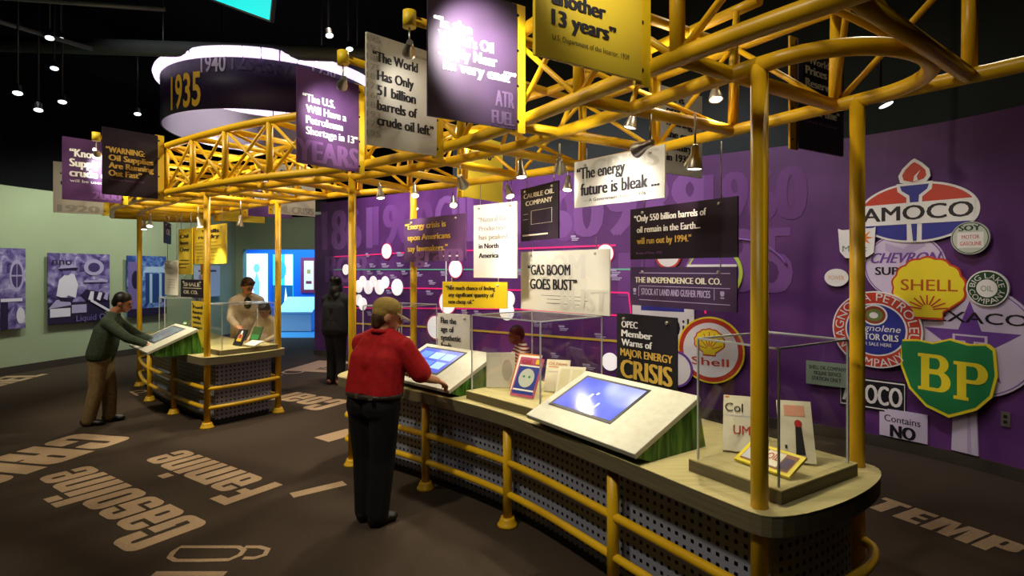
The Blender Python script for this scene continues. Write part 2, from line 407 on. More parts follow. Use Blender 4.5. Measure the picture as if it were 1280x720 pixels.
# ------------------------------------------------------------------ display islands
def end_arc(sx, sign, half, mid, bulge, z, n=18, ex=1.0):
    c = P1.off(sx, mid); nr = P1.nrm(sx); t = P1.tan(sx)*sign; out = []
    for k in range(n+1):
        a = PI*k/n
        out.append(c-nr*half*math.cos(a)*1+t*bulge*math.copysign(abs(math.sin(a))**ex, 1)+Vector((0, 0, z)))
    return out
def outline(s0, s1, inset, z, b0, b1, n=30):
    """closed ring: front edge, far end, back edge, near end"""
    f = P1.line(s0, s1, inset, z, n)
    far = end_arc(s1, 1, WD/2-inset, WD/2, b1, z, ex=.75)[1:-1]
    back = P1.line(s1, s0, WD-inset, z, n)
    near = end_arc(s0, -1, WD/2-inset, WD/2, b0, z, ex=.75)[::-1][1:-1]
    return f+far+back+near
def island(s0, s1, label, b0=.27, b1=.27):
    e = empty('display_island', label, 'display counter', P1.off((s0+s1)/2, WD/2))
    lo, hi = outline(s0, s1, -.07, CT-.085, b0, b1), outline(s0, s1, -.07, CT-.004, b0, b1)
    m = MB(); m.prism(lo, hi); m.build('counter_edge', WOODE, e)
    m = MB(); m.prism(outline(s0, s1, -.072, CT-.0035, b0+.002, b1+.002), outline(s0, s1, -.072, CT, b0+.002, b1+.002)); m.build('countertop', WOOD, e)
    ring = outline(s0, s1, .09, .07, b0-.12, b1-.12); m = MB(); uv = m.bm.loops.layers.uv.new('UVMap'); n = len(ring); acc = [0]
    for i in range(n): acc.append(acc[-1]+(ring[(i+1) % n]-ring[i]).length)
    vl = [m.bm.verts.new(p) for p in ring]; vh = [m.bm.verts.new((p.x, p.y, CT-.085)) for p in ring]
    for i in range(n):
        j = (i+1) % n; f = m.bm.faces.new((vl[i], vl[j], vh[j], vh[i])); f.smooth = True
        for lp, (u, w) in zip(f.loops, ((acc[i], .07), (acc[i+1], .07), (acc[i+1], CT-.085), (acc[i], CT-.085))): lp[uv].uv = (u, w)
    m.build('perforated_skirt', PERF, e)
    lo, hi = outline(s0, s1, .13, .08, b0-.16, b1-.16), outline(s0, s1, .13, CT-.09, b0-.16, b1-.16)
    m = MB(); m.prism(lo, hi); m.build('inner_core', BLK, e)
    lo, hi = outline(s0, s1, .12, .0, b0-.14, b1-.14), outline(s0, s1, .12, .08, b0-.14, b1-.14)
    m = MB(); m.prism(lo, hi); m.build('plinth', BLK, e)
    return e
sA0, sA1 = P1.near((1.005, 2.27)), P1.near((-1.43, 5.02))
sB0, sB1 = P1.near((-3.36, 6.18)), P1.near((-5.55, 8.35))
island(sA0, sA1, 'long crescent display counter with pale top and perforated skirt beside the person in red', .17, .3)
island(sB0, sB1, 'shorter rounded display counter with perforated skirt where the person in green stands', .14, .3)
FL = [(.0, 0), (.058, 0), (.058, .012), (.05, .02), (.04, .045), (.034, .06)]
def guard(s0, s1, posts, label, b0, b1):
    e = empty('guard_rail', label, 'railing', P1.off((s0+s1)/2, WD/2))
    for z in (.43, .215):
        m = MB(); m.tube(outline(s0, s1, 0, z, b0, b1), .024, 10, closed=True); m.build('rail', YEL, e)
    for (s_, d) in posts:
        q = P1.off(s_, d); m = MB(); m.tube([q, q+Vector((0, 0, CT-.09))], .032, 14); o = m.build('post', YEL, e)
        m = MB(); m.lathe([(r+.012, z) for r, z in FL], q, 18); m.build('flange', YEL, o)
    return e
def spx(x): return min((i*.01 for i in range(int(P1.L*100))), key=lambda s_: abs(640+F_PX*P1.at(s_).x/P1.at(s_).y-x))
postsA = [(s_, d) for s_ in (spx(766), spx(634), spx(532)) for d in (0, WD)]
postsB = [(P1.near(p), d) for p in ((-4.10, 6.78), (-4.85, 7.45)) for d in (0, WD)]
guard(sA0, sA1, postsA, 'yellow tubular guard rail around the long crescent counter', .16, .2)
guard(sB0, sB1, postsB, 'yellow tubular guard rail around the shorter counter by the person in green', .05, .2)

# ------------------------------------------------------------------ the yellow truss canopy (one welded thing)
canopy = empty('truss_canopy', 'yellow welded tube truss canopy spanning both display counters on tall poles', 'canopy', (0, 0, 0))
s_st, s_en = P1.near((1.29, 1.9)), P1.near((-5.95, 8.95))
FO = -.34
def chord(pts, r, name='chord'):
    m = MB(); m.tube(pts, r, 12); return m.build(name, YEL, canopy)
chord(P1.line(0.0, s_en, FO, ZL, 70), .036)
chord(P1.line(s_st-.3, s_en, FO, ZU, 70), .036)
chord(P1.line(sA0, s_en, 0, ZL, 60), .034)
chord(P1.line(.05, s_en, WD, ZL, 70), .034)
chord(P1.line(.05, s_en, WD+.02, ZU, 70), .034)
chord(P1.line(sA0+.3, s_en, .45, ZU, 60), .028)
# rounded end pipe over the near end of the long counter and a closing pipe at the far end
chord(end_arc(sA0, -1, WD/2, WD/2, .42, ZL, 20, .8), .034, 'end_hoop')
chord(end_arc(s_en, 1, WD/2-FO*.0, WD/2, .3, ZL, 16, .8), .032, 'end_hoop')
nst = 17
sts = [s_st-.0+(s_en-s_st)*k/nst for k in range(nst+1)]
for k, s_ in enumerate(sts):
    m = MB(); m.tube([P1.off(s_, FO, ZL), P1.off(s_, FO, ZU)], .030, 10); m.build('upright', YEL, canopy)
    m = MB(); m.tube([P1.off(s_, WD, ZL), P1.off(s_, WD+.02, ZU)], .030, 10); m.build('upright', YEL, canopy)
    m = MB(); m.tube([P1.off(s_, FO, ZL), P1.off(s_, WD, ZL)], .032, 10); m.build('cross_tie', YEL, canopy)
    m = MB(); m.tube([P1.off(s_, FO, ZU), P1.off(s_, WD+.02, ZU)], .028, 10); m.build('cross_tie', YEL, canopy)
    if k < nst:
        s2 = sts[k+1]; a, b = (ZL, ZU) if k % 2 else (ZU, ZL)
        for d in (FO, WD):
            m = MB(); m.tube([P1.off(s_, d, a), P1.off(s2, d, b)], .0155, 8); m.build('brace', YEL, canopy)
        m = MB(); m.tube([P1.off(s_, FO, b), P1.off(s2, FO, a)], .0155, 8); m.build('brace', YEL, canopy)
        d1, d2 = (FO, WD) if k % 2 else (WD, FO)
        m = MB(); m.tube([P1.off(s_, .0, ZL), P1.off((s_+s2)/2, .45, ZU), P1.off(s2, WD, ZL)], .015, 8); m.build('brace', YEL, canopy)
        m = MB(); m.tube([P1.off(s_, d1, ZL+.0), P1.off(s2, d2, ZU)], .0155, 8); m.build('brace', YEL, canopy)
for (s_, d) in ((sA0, 0), (sA0, WD), (sA1, 0), (sA1, WD), (sB0, 0), (sB0, WD), (P1.near((-5.62, 8.4)), 0), (P1.near((-5.62, 8.4)), WD)):
    q = P1.off(s_, d); m = MB(); m.tube([q, q+Vector((0, 0, ZL))], .034, 16); o = m.build('pole', YEL, canopy)
    m = MB(); m.lathe([(r+.014, z) for r, z in FL], q, 18); m.build('flange', YEL, o)

# ------------------------------------------------------------------ touch screen consoles on the counters
def console(c, tx, ty, label, screen):
    t = Vector((tx, ty, 0)).normalized(); rt = -t; bk = Vector((t.y, -t.x, 0))
    e = empty('touch_console', label, 'touch screen kiosk', (c[0], c[1], CT), math.atan2(rt.y, rt.x))
    HW, DP, Z0, Z1 = .455, .5, .065, .285
    sl = (Z1-Z0)/DP; nv = Vector((0, -sl, 1)).normalized()
    def sp(x, y, d=0): return Vector((x, y, Z0+sl*y))+nv*d
    m = MB(); m.prism([sp(-HW, 0, -.03), sp(HW, 0, -.03), sp(HW, DP, -.03), sp(-HW, DP, -.03)], [sp(-HW, 0), sp(HW, 0), sp(HW, DP), sp(-HW, DP)])
    m.build('slanted_top', SLAB, e, True, .004)
    # wedge body with the printed grass sides
    pr = [(.13, .0), (.56, .0), (.50, Z0+sl*.5-.032), (.02, Z0+sl*.02-.032)]
    m = MB(); m.prism([(-HW+.01, y, z) for y, z in pr], [(HW-.01, y, z) for y, z in pr]); m.build('grass_printed_body', GRASS, e, True)
    x0, x1, y0, y1 = -HW+.065, -HW+.61, .13, .455
    m = MB(); m.prism([sp(x0, y0, .0005), sp(x1, y0, .0005), sp(x1, y1, .0005), sp(x0, y1, .0005)], [sp(x0, y0, .004), sp(x1, y0, .004), sp(x1, y1, .004), sp(x0, y1, .004)])
    bz = m.build('screen_frame', BLK, e, True)
    g = .018
    m = MB(); m.poly([sp(x0+g, y0+g, .005), sp(x1-g, y0+g, .005), sp(x1-g, y1-g, .005), sp(x0+g, y1-g, .005)]); sc = m.build('screen', screen[0], e, True, recalc=False)
    F = Frame(sp(x0+g, y0+g, .005), (1, 0, 0), sp(0, 1)-sp(0, 0)); w, h = x1-x0-2*g, (y1-y0-2*g)*math.sqrt(1+sl*sl)
    for (a, b, c_, d_, mt) in screen[1]:
        mm = MB(); F.flat(mm, rect(a*w, b*h, c_*w, d_*h), .0012); mm.build('screen_tile', mt, sc, True, recalc=False).matrix_parent_inverse = Matrix.Identity(4)
    for (s_, a, b, hh, mt) in screen[2]:
        mm = MB(); F.text(mm, s_, a*w, b*h, hh*h, d=.0015, cond=.75); mm.build('screen_lettering', mt, sc, True, recalc=False)
    return e
SCRB = ramp_mat('blue_screen', [(.3, '2a34a8'), (.6, '5a68d8'), (.8, 'a9b6f4')], 2.2, 2, rough=.12, emit=.55, spec=.6)
SCRG = ramp_mat('grey_blue_screen', [(.3, '3c4254'), (.7, '6a7186')], 3, 2, rough=.12, emit=.25)
TIL1 = mat('pale_blue_tile', '8fb4ee', .3, emit=.7); TIL2 = mat('mid_blue_tile', '4f7ae0', .3, emit=.6); TILW = mat('screen_white', 'e8f0ff', .3, emit=.9)
console((.34, 3.10), -.515, .76, 'wide touch console with blue screen at the middle of the long counter', (SCRB, [(.38, .3, .41, .55, TILW), (.44, .55, .47, .62, TILW)], [('ue !', .40, .10, .26, TILW)]))
console((-.80, 4.47), -.72, .69, 'touch console with blue tiled screen under the hand of the person in red', (SCRB, [(.08, .55, .34, .85, TIL2), (.38, .55, .64, .85, TIL1), (.68, .55, .93, .85, TIL1), (.08, .15, .34, .45, TIL2), (.38, .15, .64, .45, TIL2), (.68, .15, .93, .45, TIL1)], []))
console((-4.27, 6.38), -.70, .71, 'touch console with grey screen the person in green leans on', (SCRG, [(.08, .2, .5, .8, mat('grey_tile', '596074', .3, emit=.3))], []))

# ------------------------------------------------------------------ acrylic display cases and what lies in them
def case(s0, s1, d0, d1, h, label, glass_in=.03):
    """a laminate base between two stations of the counter, an acrylic box over it"""
    t = P1.tan((s0+s1)/2); a = P1.off((s0+s1)/2, 0); nr = Vector((t.y, -t.x, 0)); hl = abs(s1-s0)/2
    e = empty('display_case', label, 'display case', a+nr*(d0+d1)/2+Vector((0, 0, CT)), math.atan2(-t.y, -t.x))
    w, d = hl*2, d1-d0
    m = MB(); m.box((0, 0, .027), (w, d, .053)); m.build('base_edge', WOODE, e, True)
    m = MB(); m.box((0, 0, .0565), (w+.002, d+.002, .006)); m.build('base_top', WOOD, e, True)
    gw, gd, z0, z1 = w-2*glass_in, d-2*glass_in, .06, .06+h
    for nm, c, sz in (('acrylic_pane', (0, -gd/2, (z0+z1)/2), (gw, .006, h)), ('acrylic_pane', (0, gd/2, (z0+z1)/2), (gw, .006, h)),
                      ('acrylic_pane', (-gw/2, 0, (z0+z1)/2), (.006, gd-.006, h)), ('acrylic_pane', (gw/2, 0, (z0+z1)/2), (.006, gd-.006, h)), ('acrylic_lid', (0, 0, z1+.003), (gw+.006, gd+.006, .006))):
        m = MB(); m.box(c, sz); m.build(nm, GLASS, e, True)
    m = MB()
    for sx in (-1, 1):
        for sy in (-1, 1): m.box((sx*gw/2, sy*gd/2, (z0+z1)/2), (.008, .008, h))
    for sy in (-1, 1): m.box((0, sy*gd/2, z1+.004), (gw, .008, .008))
    for sx in (-1, 1): m.box((sx*gw/2, 0, z1+.004), (.008, gd, .008))
    m.build('edge_trim', ACR, e, True)
    return e
ACR = mat('acrylic_edge', 'b9bdbd', .25); 
tA = P1.near((1.0, 2.5))
caseA = case(sA0-.04, sA0+.43, .09, .70, .57, 'clear display case on the rounded near end of the long counter, two leaning booklets inside')
sM = P1.near((-.16, 3.75))
caseM = case(sM-.36, sM+.43, .0, .68, .56, 'wide clear display case between the two blue-screened consoles')
sE = P1.near((-1.22, 4.9))
caseE = case(sE-.12, sE+.40, .2, .78, .56, 'clear display case behind the person in red at the far end of the long counter')
sL = sB0
caseL = case(sL-.06, sL+.40, .12, .80, .5, 'clear display case at the end of the shorter counter with a black covered book')
sK = P1.near((-5.15, 7.9))
caseK = case(sK-.3, sK+.3, .2, .78, .5, 'clear display case beyond the person in green at the far end of the shorter counter')
def board(case_, x, y, rz, w, h, tilt, label, face, prints=(), texts=(), name='booklet', th=.012, lift=.064, group=None, cat='booklet', easel=True):
    """a leaning printed board: x to the right and y to the back of its case"""
    base = mw(case_) @ Vector((x, y, lift))
    rzw = case_.rotation_euler.z+rz
    e = empty(name, label, cat, base, rzw, group)
    M = Matrix.Rotation(-tilt, 4, 'X')
    u = Vector((1, 0, 0)); v = M @ Vector((0, 0, 1)); F = Frame((-w/2, 0, .001), u, v)
    off = Vector((0, 0, 0)); F.o = Vector((-w/2, 0, th*math.sin(tilt)+.001))
    m = MB(); F.plate(m, rect(0, 0, w, h), -th, 0); m.build('cover_board', face, e, True)
    k = 0
    for (pts, mt) in prints:
        k += 1; m = MB(); F.flat(m, [(a*w, b*h) for a, b in pts], .0008+.0006*k); m.build('print', mt, e, True, recalc=False)
    for (s_, a, b, hh, ww, mt) in texts:
        m = MB(); F.text(m, s_, a*w, b*h, hh*h, ww*w if ww else None, .004); m.build('lettering', mt, e, True, recalc=False)
    if easel and tilt > .1:
        m = MB(); top = F.P(w/2, h*.6, -th-.001); m.tube([top, (0, top.y+.06, .006)], .004, 6); m.build('easel_leg', ACR, e, True)
    return e
RED = mat('red_ink', 'b3271f', .5); ORG = mat('orange_ink', 'cf7a2f', .5); PINK = mat('pink_ink', 'c4577a', .5); BLU = mat('blue_ink', '2b3f9c', .5); GRN = mat('green_ink', '2f8a4a', .5); CREAM = mat('cream_paper', 'dcd6bd', .6); LG = mat('light_grey_ink', 'bdbbc0', .6)
LAV = mat('lavender_ink', 'a99ac0', .55); DKP2 = mat('plum_ink', '3a2148', .55)
R4 = lambda a, b, c, d: rect(a, b, c, d)
board(caseA, -.15, -.05, .6, .14, .28, .5, 'white booklet with red capitals, partly hidden by the near yellow pole', CREAM, [(R4(.05, .62, .95, .64), LG), (R4(.05, .95, .2, .98), ORG)], [('Col', .06, .7, .16, .6, INK), ('UM', .35, .3, .16, .55, RED)])
board(caseA, .10, .05, .7, .15, .29, .5, 'white booklet with a black oil derrick shape, in the near display case', CREAM, [(R4(.2, .74, .8, .92), mat('salmon_ink', 'd89a80', .5)), ([(.45, .12), (.72, .12), (.66, .6), (.5, .62)], INK), (ell(.58, .62, .11, .06), RED), (R4(.15, .2, .22, .26), INK)], [])
board(caseA, .05, -.17, -.05, .28, .14, 1.1, 'yellow bordered card lying low at the front of the near display case', mat('yellow_card', 'e3cf1f', .5), [(R4(.07, .12, .93, .88), mat('dim_card', '8a5a3a', .6)), (R4(.08, .2, .33, .82), LG), (R4(.42, .2, .72, .85), CREAM), (R4(.74, .2, .9, .7), DKP2)], [('OIL', .45, .45, .3, .22, RED)], name='card', cat='card')
board(caseM, -.08, -.08, .25, .2, .29, .5, 'white magazine with orange rim and green leaf, behind a purple magazine', WHT, [(R4(0, .96, 1, 1), ORG), (R4(.94, 0, 1, 1), ORG), (R4(0, 0, .05, 1), ORG), (ell(.3, .6, .12, .1), GRN), (ell(.62, .7, .2, .12), LG), (ell(.58, .35, .08, .05), RED)], [], name='magazine', cat='magazine')
board(caseM, .06, -.20, .2, .2, .29, .5, 'purple magazine with a pale round face, in front of the white magazine', PINK, [(R4(.06, .06, .94, .78), BLU), (R4(.06, .76, .94, .80), WHT), (R4(.06, .14, .94, .18), WHT), (ell(.5, .47, .33, .24), mat('pale_moon', 'c9d0c4', .6)), (ell(.38, .5, .05, .03), GRN), (ell(.62, .5, .05, .03), GRN), (R4(.72, .84, .92, .96), YPL)], [('OIL', .12, .83, .11, .5, RED)], name='magazine', cat='magazine')
board(caseM, .10, .10, .5, .18, .24, .45, 'cream pamphlet leaning in the wide case, nearer the wall', CREAM, [(R4(.1, .75, .9, .78), ORG), (R4(.1, .6, .8, .62), LG)], [('Oil News', .1, .82, .1, .8, ORG)], name='pamphlet', cat='pamphlet')
board(caseM, .25, .08, .5, .2, .22, .6, 'cream open sheet leaning beside the pamphlet, with ruled columns', CREAM, [(R4(.08, .1, .44, .9), mat('pale_column', 'cfc79f', .6)), (R4(.54, .1, .92, .9), mat('pale_column', 'cfc79f', .6))], [], name='sheet', cat='sheet')
board(caseM, -.29, -.09, .9, .22, .26, .1, 'large grey backing board standing at the end of the wide case', PAPER, [(R4(.1, .92, .9, .93), LG), (ell(.72, .5, .18, .3), PAPERD)], [], name='backing_board', cat='board', th=.02)
board(caseE, -.05, .0, .0, .2, .26, .3, 'tall pale booklet standing in the case behind the person in red', CREAM, [(R4(.1, .6, .9, .9), LG)], [])
board(caseL, .02, -.06, .1, .17, .2, .45, 'black covered book showing a cartoon strongman shape and yellow banner', INK, [(ell(.5, .55, .26, .2), mat('skin_ink', 'd9a184', .6)), (ell(.5, .8, .12, .12), WHT), (R4(.25, .25, .8, .42), YPL), (ell(.5, .55, .16, .12), RED)], [], name='book', cat='book')
board(caseL, .18, .0, .2, .2, .14, 1.25, 'cream open booklet lying almost flat beside the black covered book', CREAM, [(R4(.05, .1, .47, .9), WHT), (R4(.53, .1, .95, .9), WHT)], [], easel=False)
board(caseL, -.1, .2, .2, .16, .2, .4, 'dark green book leaning at the back of the case by the person in beige', mat('dark_green_cover', '32512a', .5), [(R4(.1, .2, .9, .5), GRN)], [], name='book', cat='book')
board(caseK, .12, -.05, .2, .14, .17, .5, 'small green book in the case beyond the person in green', mat('leaf_green_cover', '4f8a2a', .5), [(R4(.1, .7, .9, .85), WHT)], [], name='book', cat='book')
board(caseK, -.1, .0, -.2, .2, .2, .7, 'tan open book in the case beyond the person in green', mat('tan_cover', 'b79a62', .5), [(R4(.05, .1, .48, .9), CREAM), (R4(.52, .1, .95, .9), CREAM)], [], name='book', cat='book')
# ------------------------------------------------------------------ fin signs bolted to the canopy
def fin(s_, side, label, face, texts, z0=2.50, z1=3.172, w=.58, ghosts=(), root=None, prints=(), cat='sign', group='quotation signs bolted to the canopy'):
    """side -1: projects over the aisle from the front chord; +1: projects from the back chord toward the wall"""
    out = P1.nrm(s_)*side; rt = P1.off(s_, FO-.03 if side < 0 else WD+.05, z0) if root is None else Vector((*root, z0))
    e = empty('quotation_sign', label, cat, rt, 0, group)
    H = z1-z0; PL = .085
    if side < 0:
        u = -out; F = Frame(rt+out*w, u); pl = (w-PL, w); pn = (0, w-PL+.02)
    else:
        u = out; F = Frame(rt, u); pl = (0, PL); pn = (PL-.02, w)
    m = MB(); F.plate(m, rect(pl[0], -.01, pl[1], H+.01), -.014, -.002); m.build('bracket_plate', YPL if side < 0 else YEL, e)
    for k in range(4):
        for a in (pl[0]+.035,):
            m = MB(); b = .05+(H-.1)*k/3; m.lathe([(.008, 0), (.008, .004), (.004, .006)], m=Matrix.Translation(F.P(a if side < 0 else a-.01, b, -.002)) @ F.n.to_track_quat('Z', 'Y').to_matrix().to_4x4(), seg=8); m.build('bolt', DSTEEL, e)
    m = MB(); F.plate(m, rect(pn[0], 0, pn[1], H), -.002, .014); m.build('panel', face, e)
    W_ = pn[1]-pn[0]
    for (pts, mt, d) in prints:
        m = MB(); F.flat(m, [(pn[0]+a*W_, b*H) for a, b in pts], .0145+d); m.build('print', mt, e, recalc=False)
    for (t, a, b, h, ww, mt) in texts:
        m = MB(); F.text(m, t, pn[0]+a*W_, b*H, h*H, ww*W_ if ww else None, .0155 if mt in (LILAC, PAPERD) else .017, bold=.055 if h > .07 else .03 if h > .05 else .01); m.build('lettering', mt, e, recalc=False)
    return F
def fs(p): return min((i*.02 for i in range(int(P1.L/.02))), key=lambda s_: (P1.off(s_, FO)-Vector((*p, 0))).length)
roots = [(.58, 2.46), (.02, 3.22), (-.56, 3.83), (-1.20, 4.40), (-3.76, 5.86)]
def fpx(x): return min((i*.01 for i in range(int(P1.L*100))), key=lambda s_: abs(640+F_PX*P1.off(s_, FO-.03).x/P1.off(s_, FO-.03).y-x))
sf = [fpx(x) for x in (815, 657, 554, 456, 205)]
TH = .094
DIML = mat('dim_plum_ink', '4d3a58', .6)
fin(sf[0], -1, 'yellow quotation sign ending in 13 years, nearest the corner pole', YBRD,
    [('“Oil for', .11, .51, .085, .46, INK), ('only', .14, .40, .085, .28, INK), ('another', .14, .29, .085, .48, INK), ('13 years”', .14, .18, .085, .58, INK), ('U.S. Department of the Interior, 1939', .14, .10, .03, .72, INK)])
fin(sf[1], -1, 'purple quotation sign bleached by its lamp, between yellow and grey signs', PURD,
    [('“Is the', .06, .66, .085, .40, WHT), ('World’s Oil', .11, .56, .085, .60, WHT), ('Supply Near', .11, .46, .085, .64, WHT), ('its very end?”', .16, .36, .085, .82, WHT), ('ATR', .74, .16, .13, .22, DIML), ('FUEL', .70, .02, .11, .26, DIML)])
fin(sf[2], -1, 'light grey quotation sign about 51 billion barrels of crude oil', PAPER,
    [('“The World', .08, .76, TH, .62, INK), ('Has Only', .14, .595, TH, .50, INK), ('51 billion', .14, .46, TH, .53, INK), ('barrels of', .14, .325, TH, .55, INK), ('crude oil left”', .14, .19, TH, .80, INK), ('Department of Interior, 1951', .55, .90, .03, .40, INK)]
    + [(t, .0, .93-.085*k, .055, .18, PAPERD) for k, t in enumerate(('195', '193', '188', '175', '189', '178', '166', '185', '193', '175', '195'))])
fin(sf[3], -1, 'purple quotation sign with white lines above the big lilac word YEARS', PURB,
    [('“The U.S.', .08, .66, .085, .50, WHT), ('Will Have a', .13, .545, .085, .64, WHT), ('Petroleum', .13, .43, .085, .58, WHT), ('Shortage in 13”', .13, .315, .085, .84, WHT), ('YEARS', .0, .03, .24, .98, LILAC)])
fin(sf[4], -1, 'dark sign with gold warning about oil supplies', DKP,
    [('“WARNING:', .06, .63, .09, .68, GOLD), ('Oil Supplies', .11, .515, .09, .80, GOLD), ('Are Running', .11, .40, .09, .80, GOLD), ('Out Fast”', .11, .285, .09, .58, GOLD), ('Saturday Review, 1920', .14, .22, .025, .6, LILAC)], w=.56)
def fin_free(root, label, face, texts, w=.72):
    s_ = P1.near(root); return fin(s_, -1, label, face, texts, w=w, root=root)
fin_free((-4.40, 6.42), 'purple sign with white lines, half hidden behind the dark warning sign', PURB,
    [('“Known', .12, .70, .13, .55, WHT), ('Supply of', .12, .54, .13, .7, WHT), ('crude oil', .12, .38, .13, .7, WHT), ('will be used up', .12, .29, .05, .7, WHT), ('2000', .5, .04, .13, .48, LILAC)], w=.60)
fin_free((-5.55, 7.72), 'grey sign at the far end of the canopy, behind the purple sign', PAPER,
    [('1920', .1, .03, .14, .8, PAPERD), ('“Oil to last', .14, .7, .1, .7, INK), ('ten years”', .14, .55, .1, .6, INK)], w=.60)
fin(P1.near((.86, 2.75)), 1, 'dark quotation sign with cream lines behind the corner poles', DKP,
    [('“World', .14, .80, .07, .5, CREAM), ('Prices', .14, .70, .08, .45, CREAM), ('Reserves', .14, .585, .08, .65, CREAM), ('Good for All', .14, .47, .08, .7, CREAM), ('of our time”', .14, .33, .08, .74, CREAM), ('Oil and Gas Journal', .14, .25, .03, .7, LILAC)], root=(1.70, 3.42))
fin(P1.near((.2, 3.55)), 1, 'pale quotation sign behind the canopy, its foot hidden by the bleak future sign', PAPER,
    [('“It is', .14, .84, .09, .4, INK), ('pretty', .14, .70, .09, .5, INK), ('nearing', .14, .56, .09, .6, INK), ('the end', .14, .42, .09, .6, INK), ('century', .14, .28, .09, .6, INK), ('in 1935”', .14, .15, .09, .62, INK)], root=(1.08, 4.28))
fin(P1.near((-1.0, 4.75)), 1, 'yellow quotation sign glowing behind the canopy above the timeline', YBRD,
    [('“Peak', .14, .80, .09, .4, INK), ('by 1970”', .14, .65, .09, .6, INK)], root=(-.55, 5.72), w=.72)
fin(P1.near((-3.5, 6.3)), 1, 'pale quotation sign behind the canopy above the doorway', PAPER,
    [('OIL CRISIS', .05, .03, .14, .9, PAPERD), ('“The end', .14, .8, .09, .5, INK), ('of oil is', .14, .65, .09, .5, INK), ('in sight”', .14, .5, .09, .5, INK)], root=(-3.22, 7.42), w=.68)
fin(P1.near((-4.1, 6.8)), 1, 'purple quotation sign washed white, behind the canopy left of the doorway', PURB,
    [('“No oil', .14, .72, .13, .6, WHT), ('for ships', .14, .54, .13, .7, WHT), ('after 1940', .14, .36, .13, .75, WHT)], root=(-3.72, 7.75), w=.7)
fin(P1.near((-4.9, 7.5)), 1, 'yellow quotation sign at the back of the canopy, over the person in beige', YBRD,
    [('“Scarce', .14, .72, .12, .6, INK), ('by 1950”', .14, .54, .12, .6, INK)], root=(-4.55, 8.55), w=.75)

# yellow arms with the lamps that light the fin signs
def sign_lamp(s_, aim_s, label, L=.52, power=26, z=3.15):
    out = -P1.nrm(s_); a = P1.off(s_, FO, z); b = a+out*L
    e = empty('sign_lamp', label, 'sign lamp', a, 0, 'lamp arms of the canopy')
    m = MB(); m.tube([P1.off(s_, FO+.04, ZU), P1.off(s_, FO, z), b], .026, 12); m.build('arm', YEL, e)
    ax = out.cross(Vector((0, 0, 1))).normalized()
    m = MB(); m.tube([b+Vector((0, 0, -.045)), b+Vector((0, 0, .045))], .038, 16); m.build('arm_cap', YPL, e)
    tgt = P1.off(aim_s, FO, 2.86)-P1.nrm(aim_s)*.33
    h = b+Vector((0, 0, -.16)); d = (tgt-h).normalized()
    m = MB(); m.tube([b+Vector((0, 0, -.04)), h], .005, 8); m.build('drop_wire', STEEL, e)
    M = Matrix.Translation(h) @ d.to_track_quat('Z', 'Y').to_matrix().to_4x4()
    m = MB(); m.lathe([(.018, -.05), (.022, -.02), (.036, .03), (.038, .05), (.034, .05), (.030, .03)], m=M); m.build('lamp_head', STEEL, e)
    m = MB(); m.lathe([(.0, .040), (.031, .040), (.031, .043), (0, .044)], m=M); m.build('lamp_lens', LENS, e)
    if power: spot(h+d*.07, tgt, power, 80, .9, WHITE, .03)
    return e
sign_lamp(sf[0]-.42, sf[0], 'lamp arm reaching out over the yellow sign, at the top edge', power=14)
sign_lamp((sf[0]+sf[1])/2, sf[1], 'lamp arm between the yellow sign and the bleached purple sign', power=170)
sign_lamp((sf[1]+sf[2])/2, sf[2], 'lamp arm glowing beside the grey sign about 51 billion barrels', power=5)
sign_lamp((sf[2]+sf[3])/2, sf[3], 'lamp arm with drooping lamp in front of the lilac YEARS sign', power=36)
sign_lamp(sf[4]+.42, fs((-4.3, 6.5)), 'lamp arm above the purple sign behind the dark warning sign', power=60)
sign_lamp(fs((-4.9, 7.0)), fs((-5.3, 7.5)), 'lamp arm at the far end of the canopy above the grey sign', power=4)

# ------------------------------------------------------------------ signs hanging inside the canopy
def hang_sign(xl, xr, yt, yb, YL, YR, label, face, texts, prints=(), up=None, down=None, cat='sign', name='hanging_sign', border=None, straps=2):
    a, b = at(xl, yb, YL), at(xr, yb, YR); zt = at(xl, yt, YL).z; b.z = a.z
    u = (b-a); w = u.length; h = zt-a.z; F = Frame(a, u)
    e = empty(name, label, cat, (a+b)/2, 0, 'quotation signs hung in the canopy')
    m = MB(); F.plate(m, rect(0, 0, w, h), -.012, 0); m.build('panel', face, e)
    if border:
        m = MB(); F.plate(m, rect(-.006, -.006, w+.006, h+.006), -.016, -.004); m.build('edge', border, e)
    for k, (pts, mt) in enumerate(prints):
        m = MB(); F.flat(m, [(x*w, y*h) for x, y in pts], .001+.0006*k); m.build('print', mt, e, recalc=False)
    for (t, x, y, hh, ww, mt) in texts:
        m = MB(); F.text(m, t, x*w, y*h, hh*h, ww*w if ww else None, .003 if mt in (GHOST, LILAC) or 'faint' in mt.name else .005, bold=.05 if hh*h > .03 else .015); m.build('lettering', mt, e, recalc=False)
    for q in ((.14, .5, .86) if straps == 3 else (.14, .86)):
        if up:
            m = MB(); m.tube([F.P(q*w, h, -.014), F.P(q*w, up-F.o.z, -.014)], .004, 6); m.build('hanging_cable', STEEL, e)
        m = MB(); m.lathe([(.011, -.02), (.011, .012), (.007, .016)], m=Matrix.Translation(F.P(q*w, h-.035, 0)) @ F.n.to_track_quat('Z', 'Y').to_matrix().to_4x4(), seg=12); m.build('stud', STEEL, e)
        if down is not None:
            m = MB(); F.plate(m, rect(q*w-.018, down-F.o.z, q*w+.018, .02), -.022, -.013); m.build('strap', BLK, e)
    return F
GHOST = mat('pale_ghost_ink', 'bcb7a6', .6)
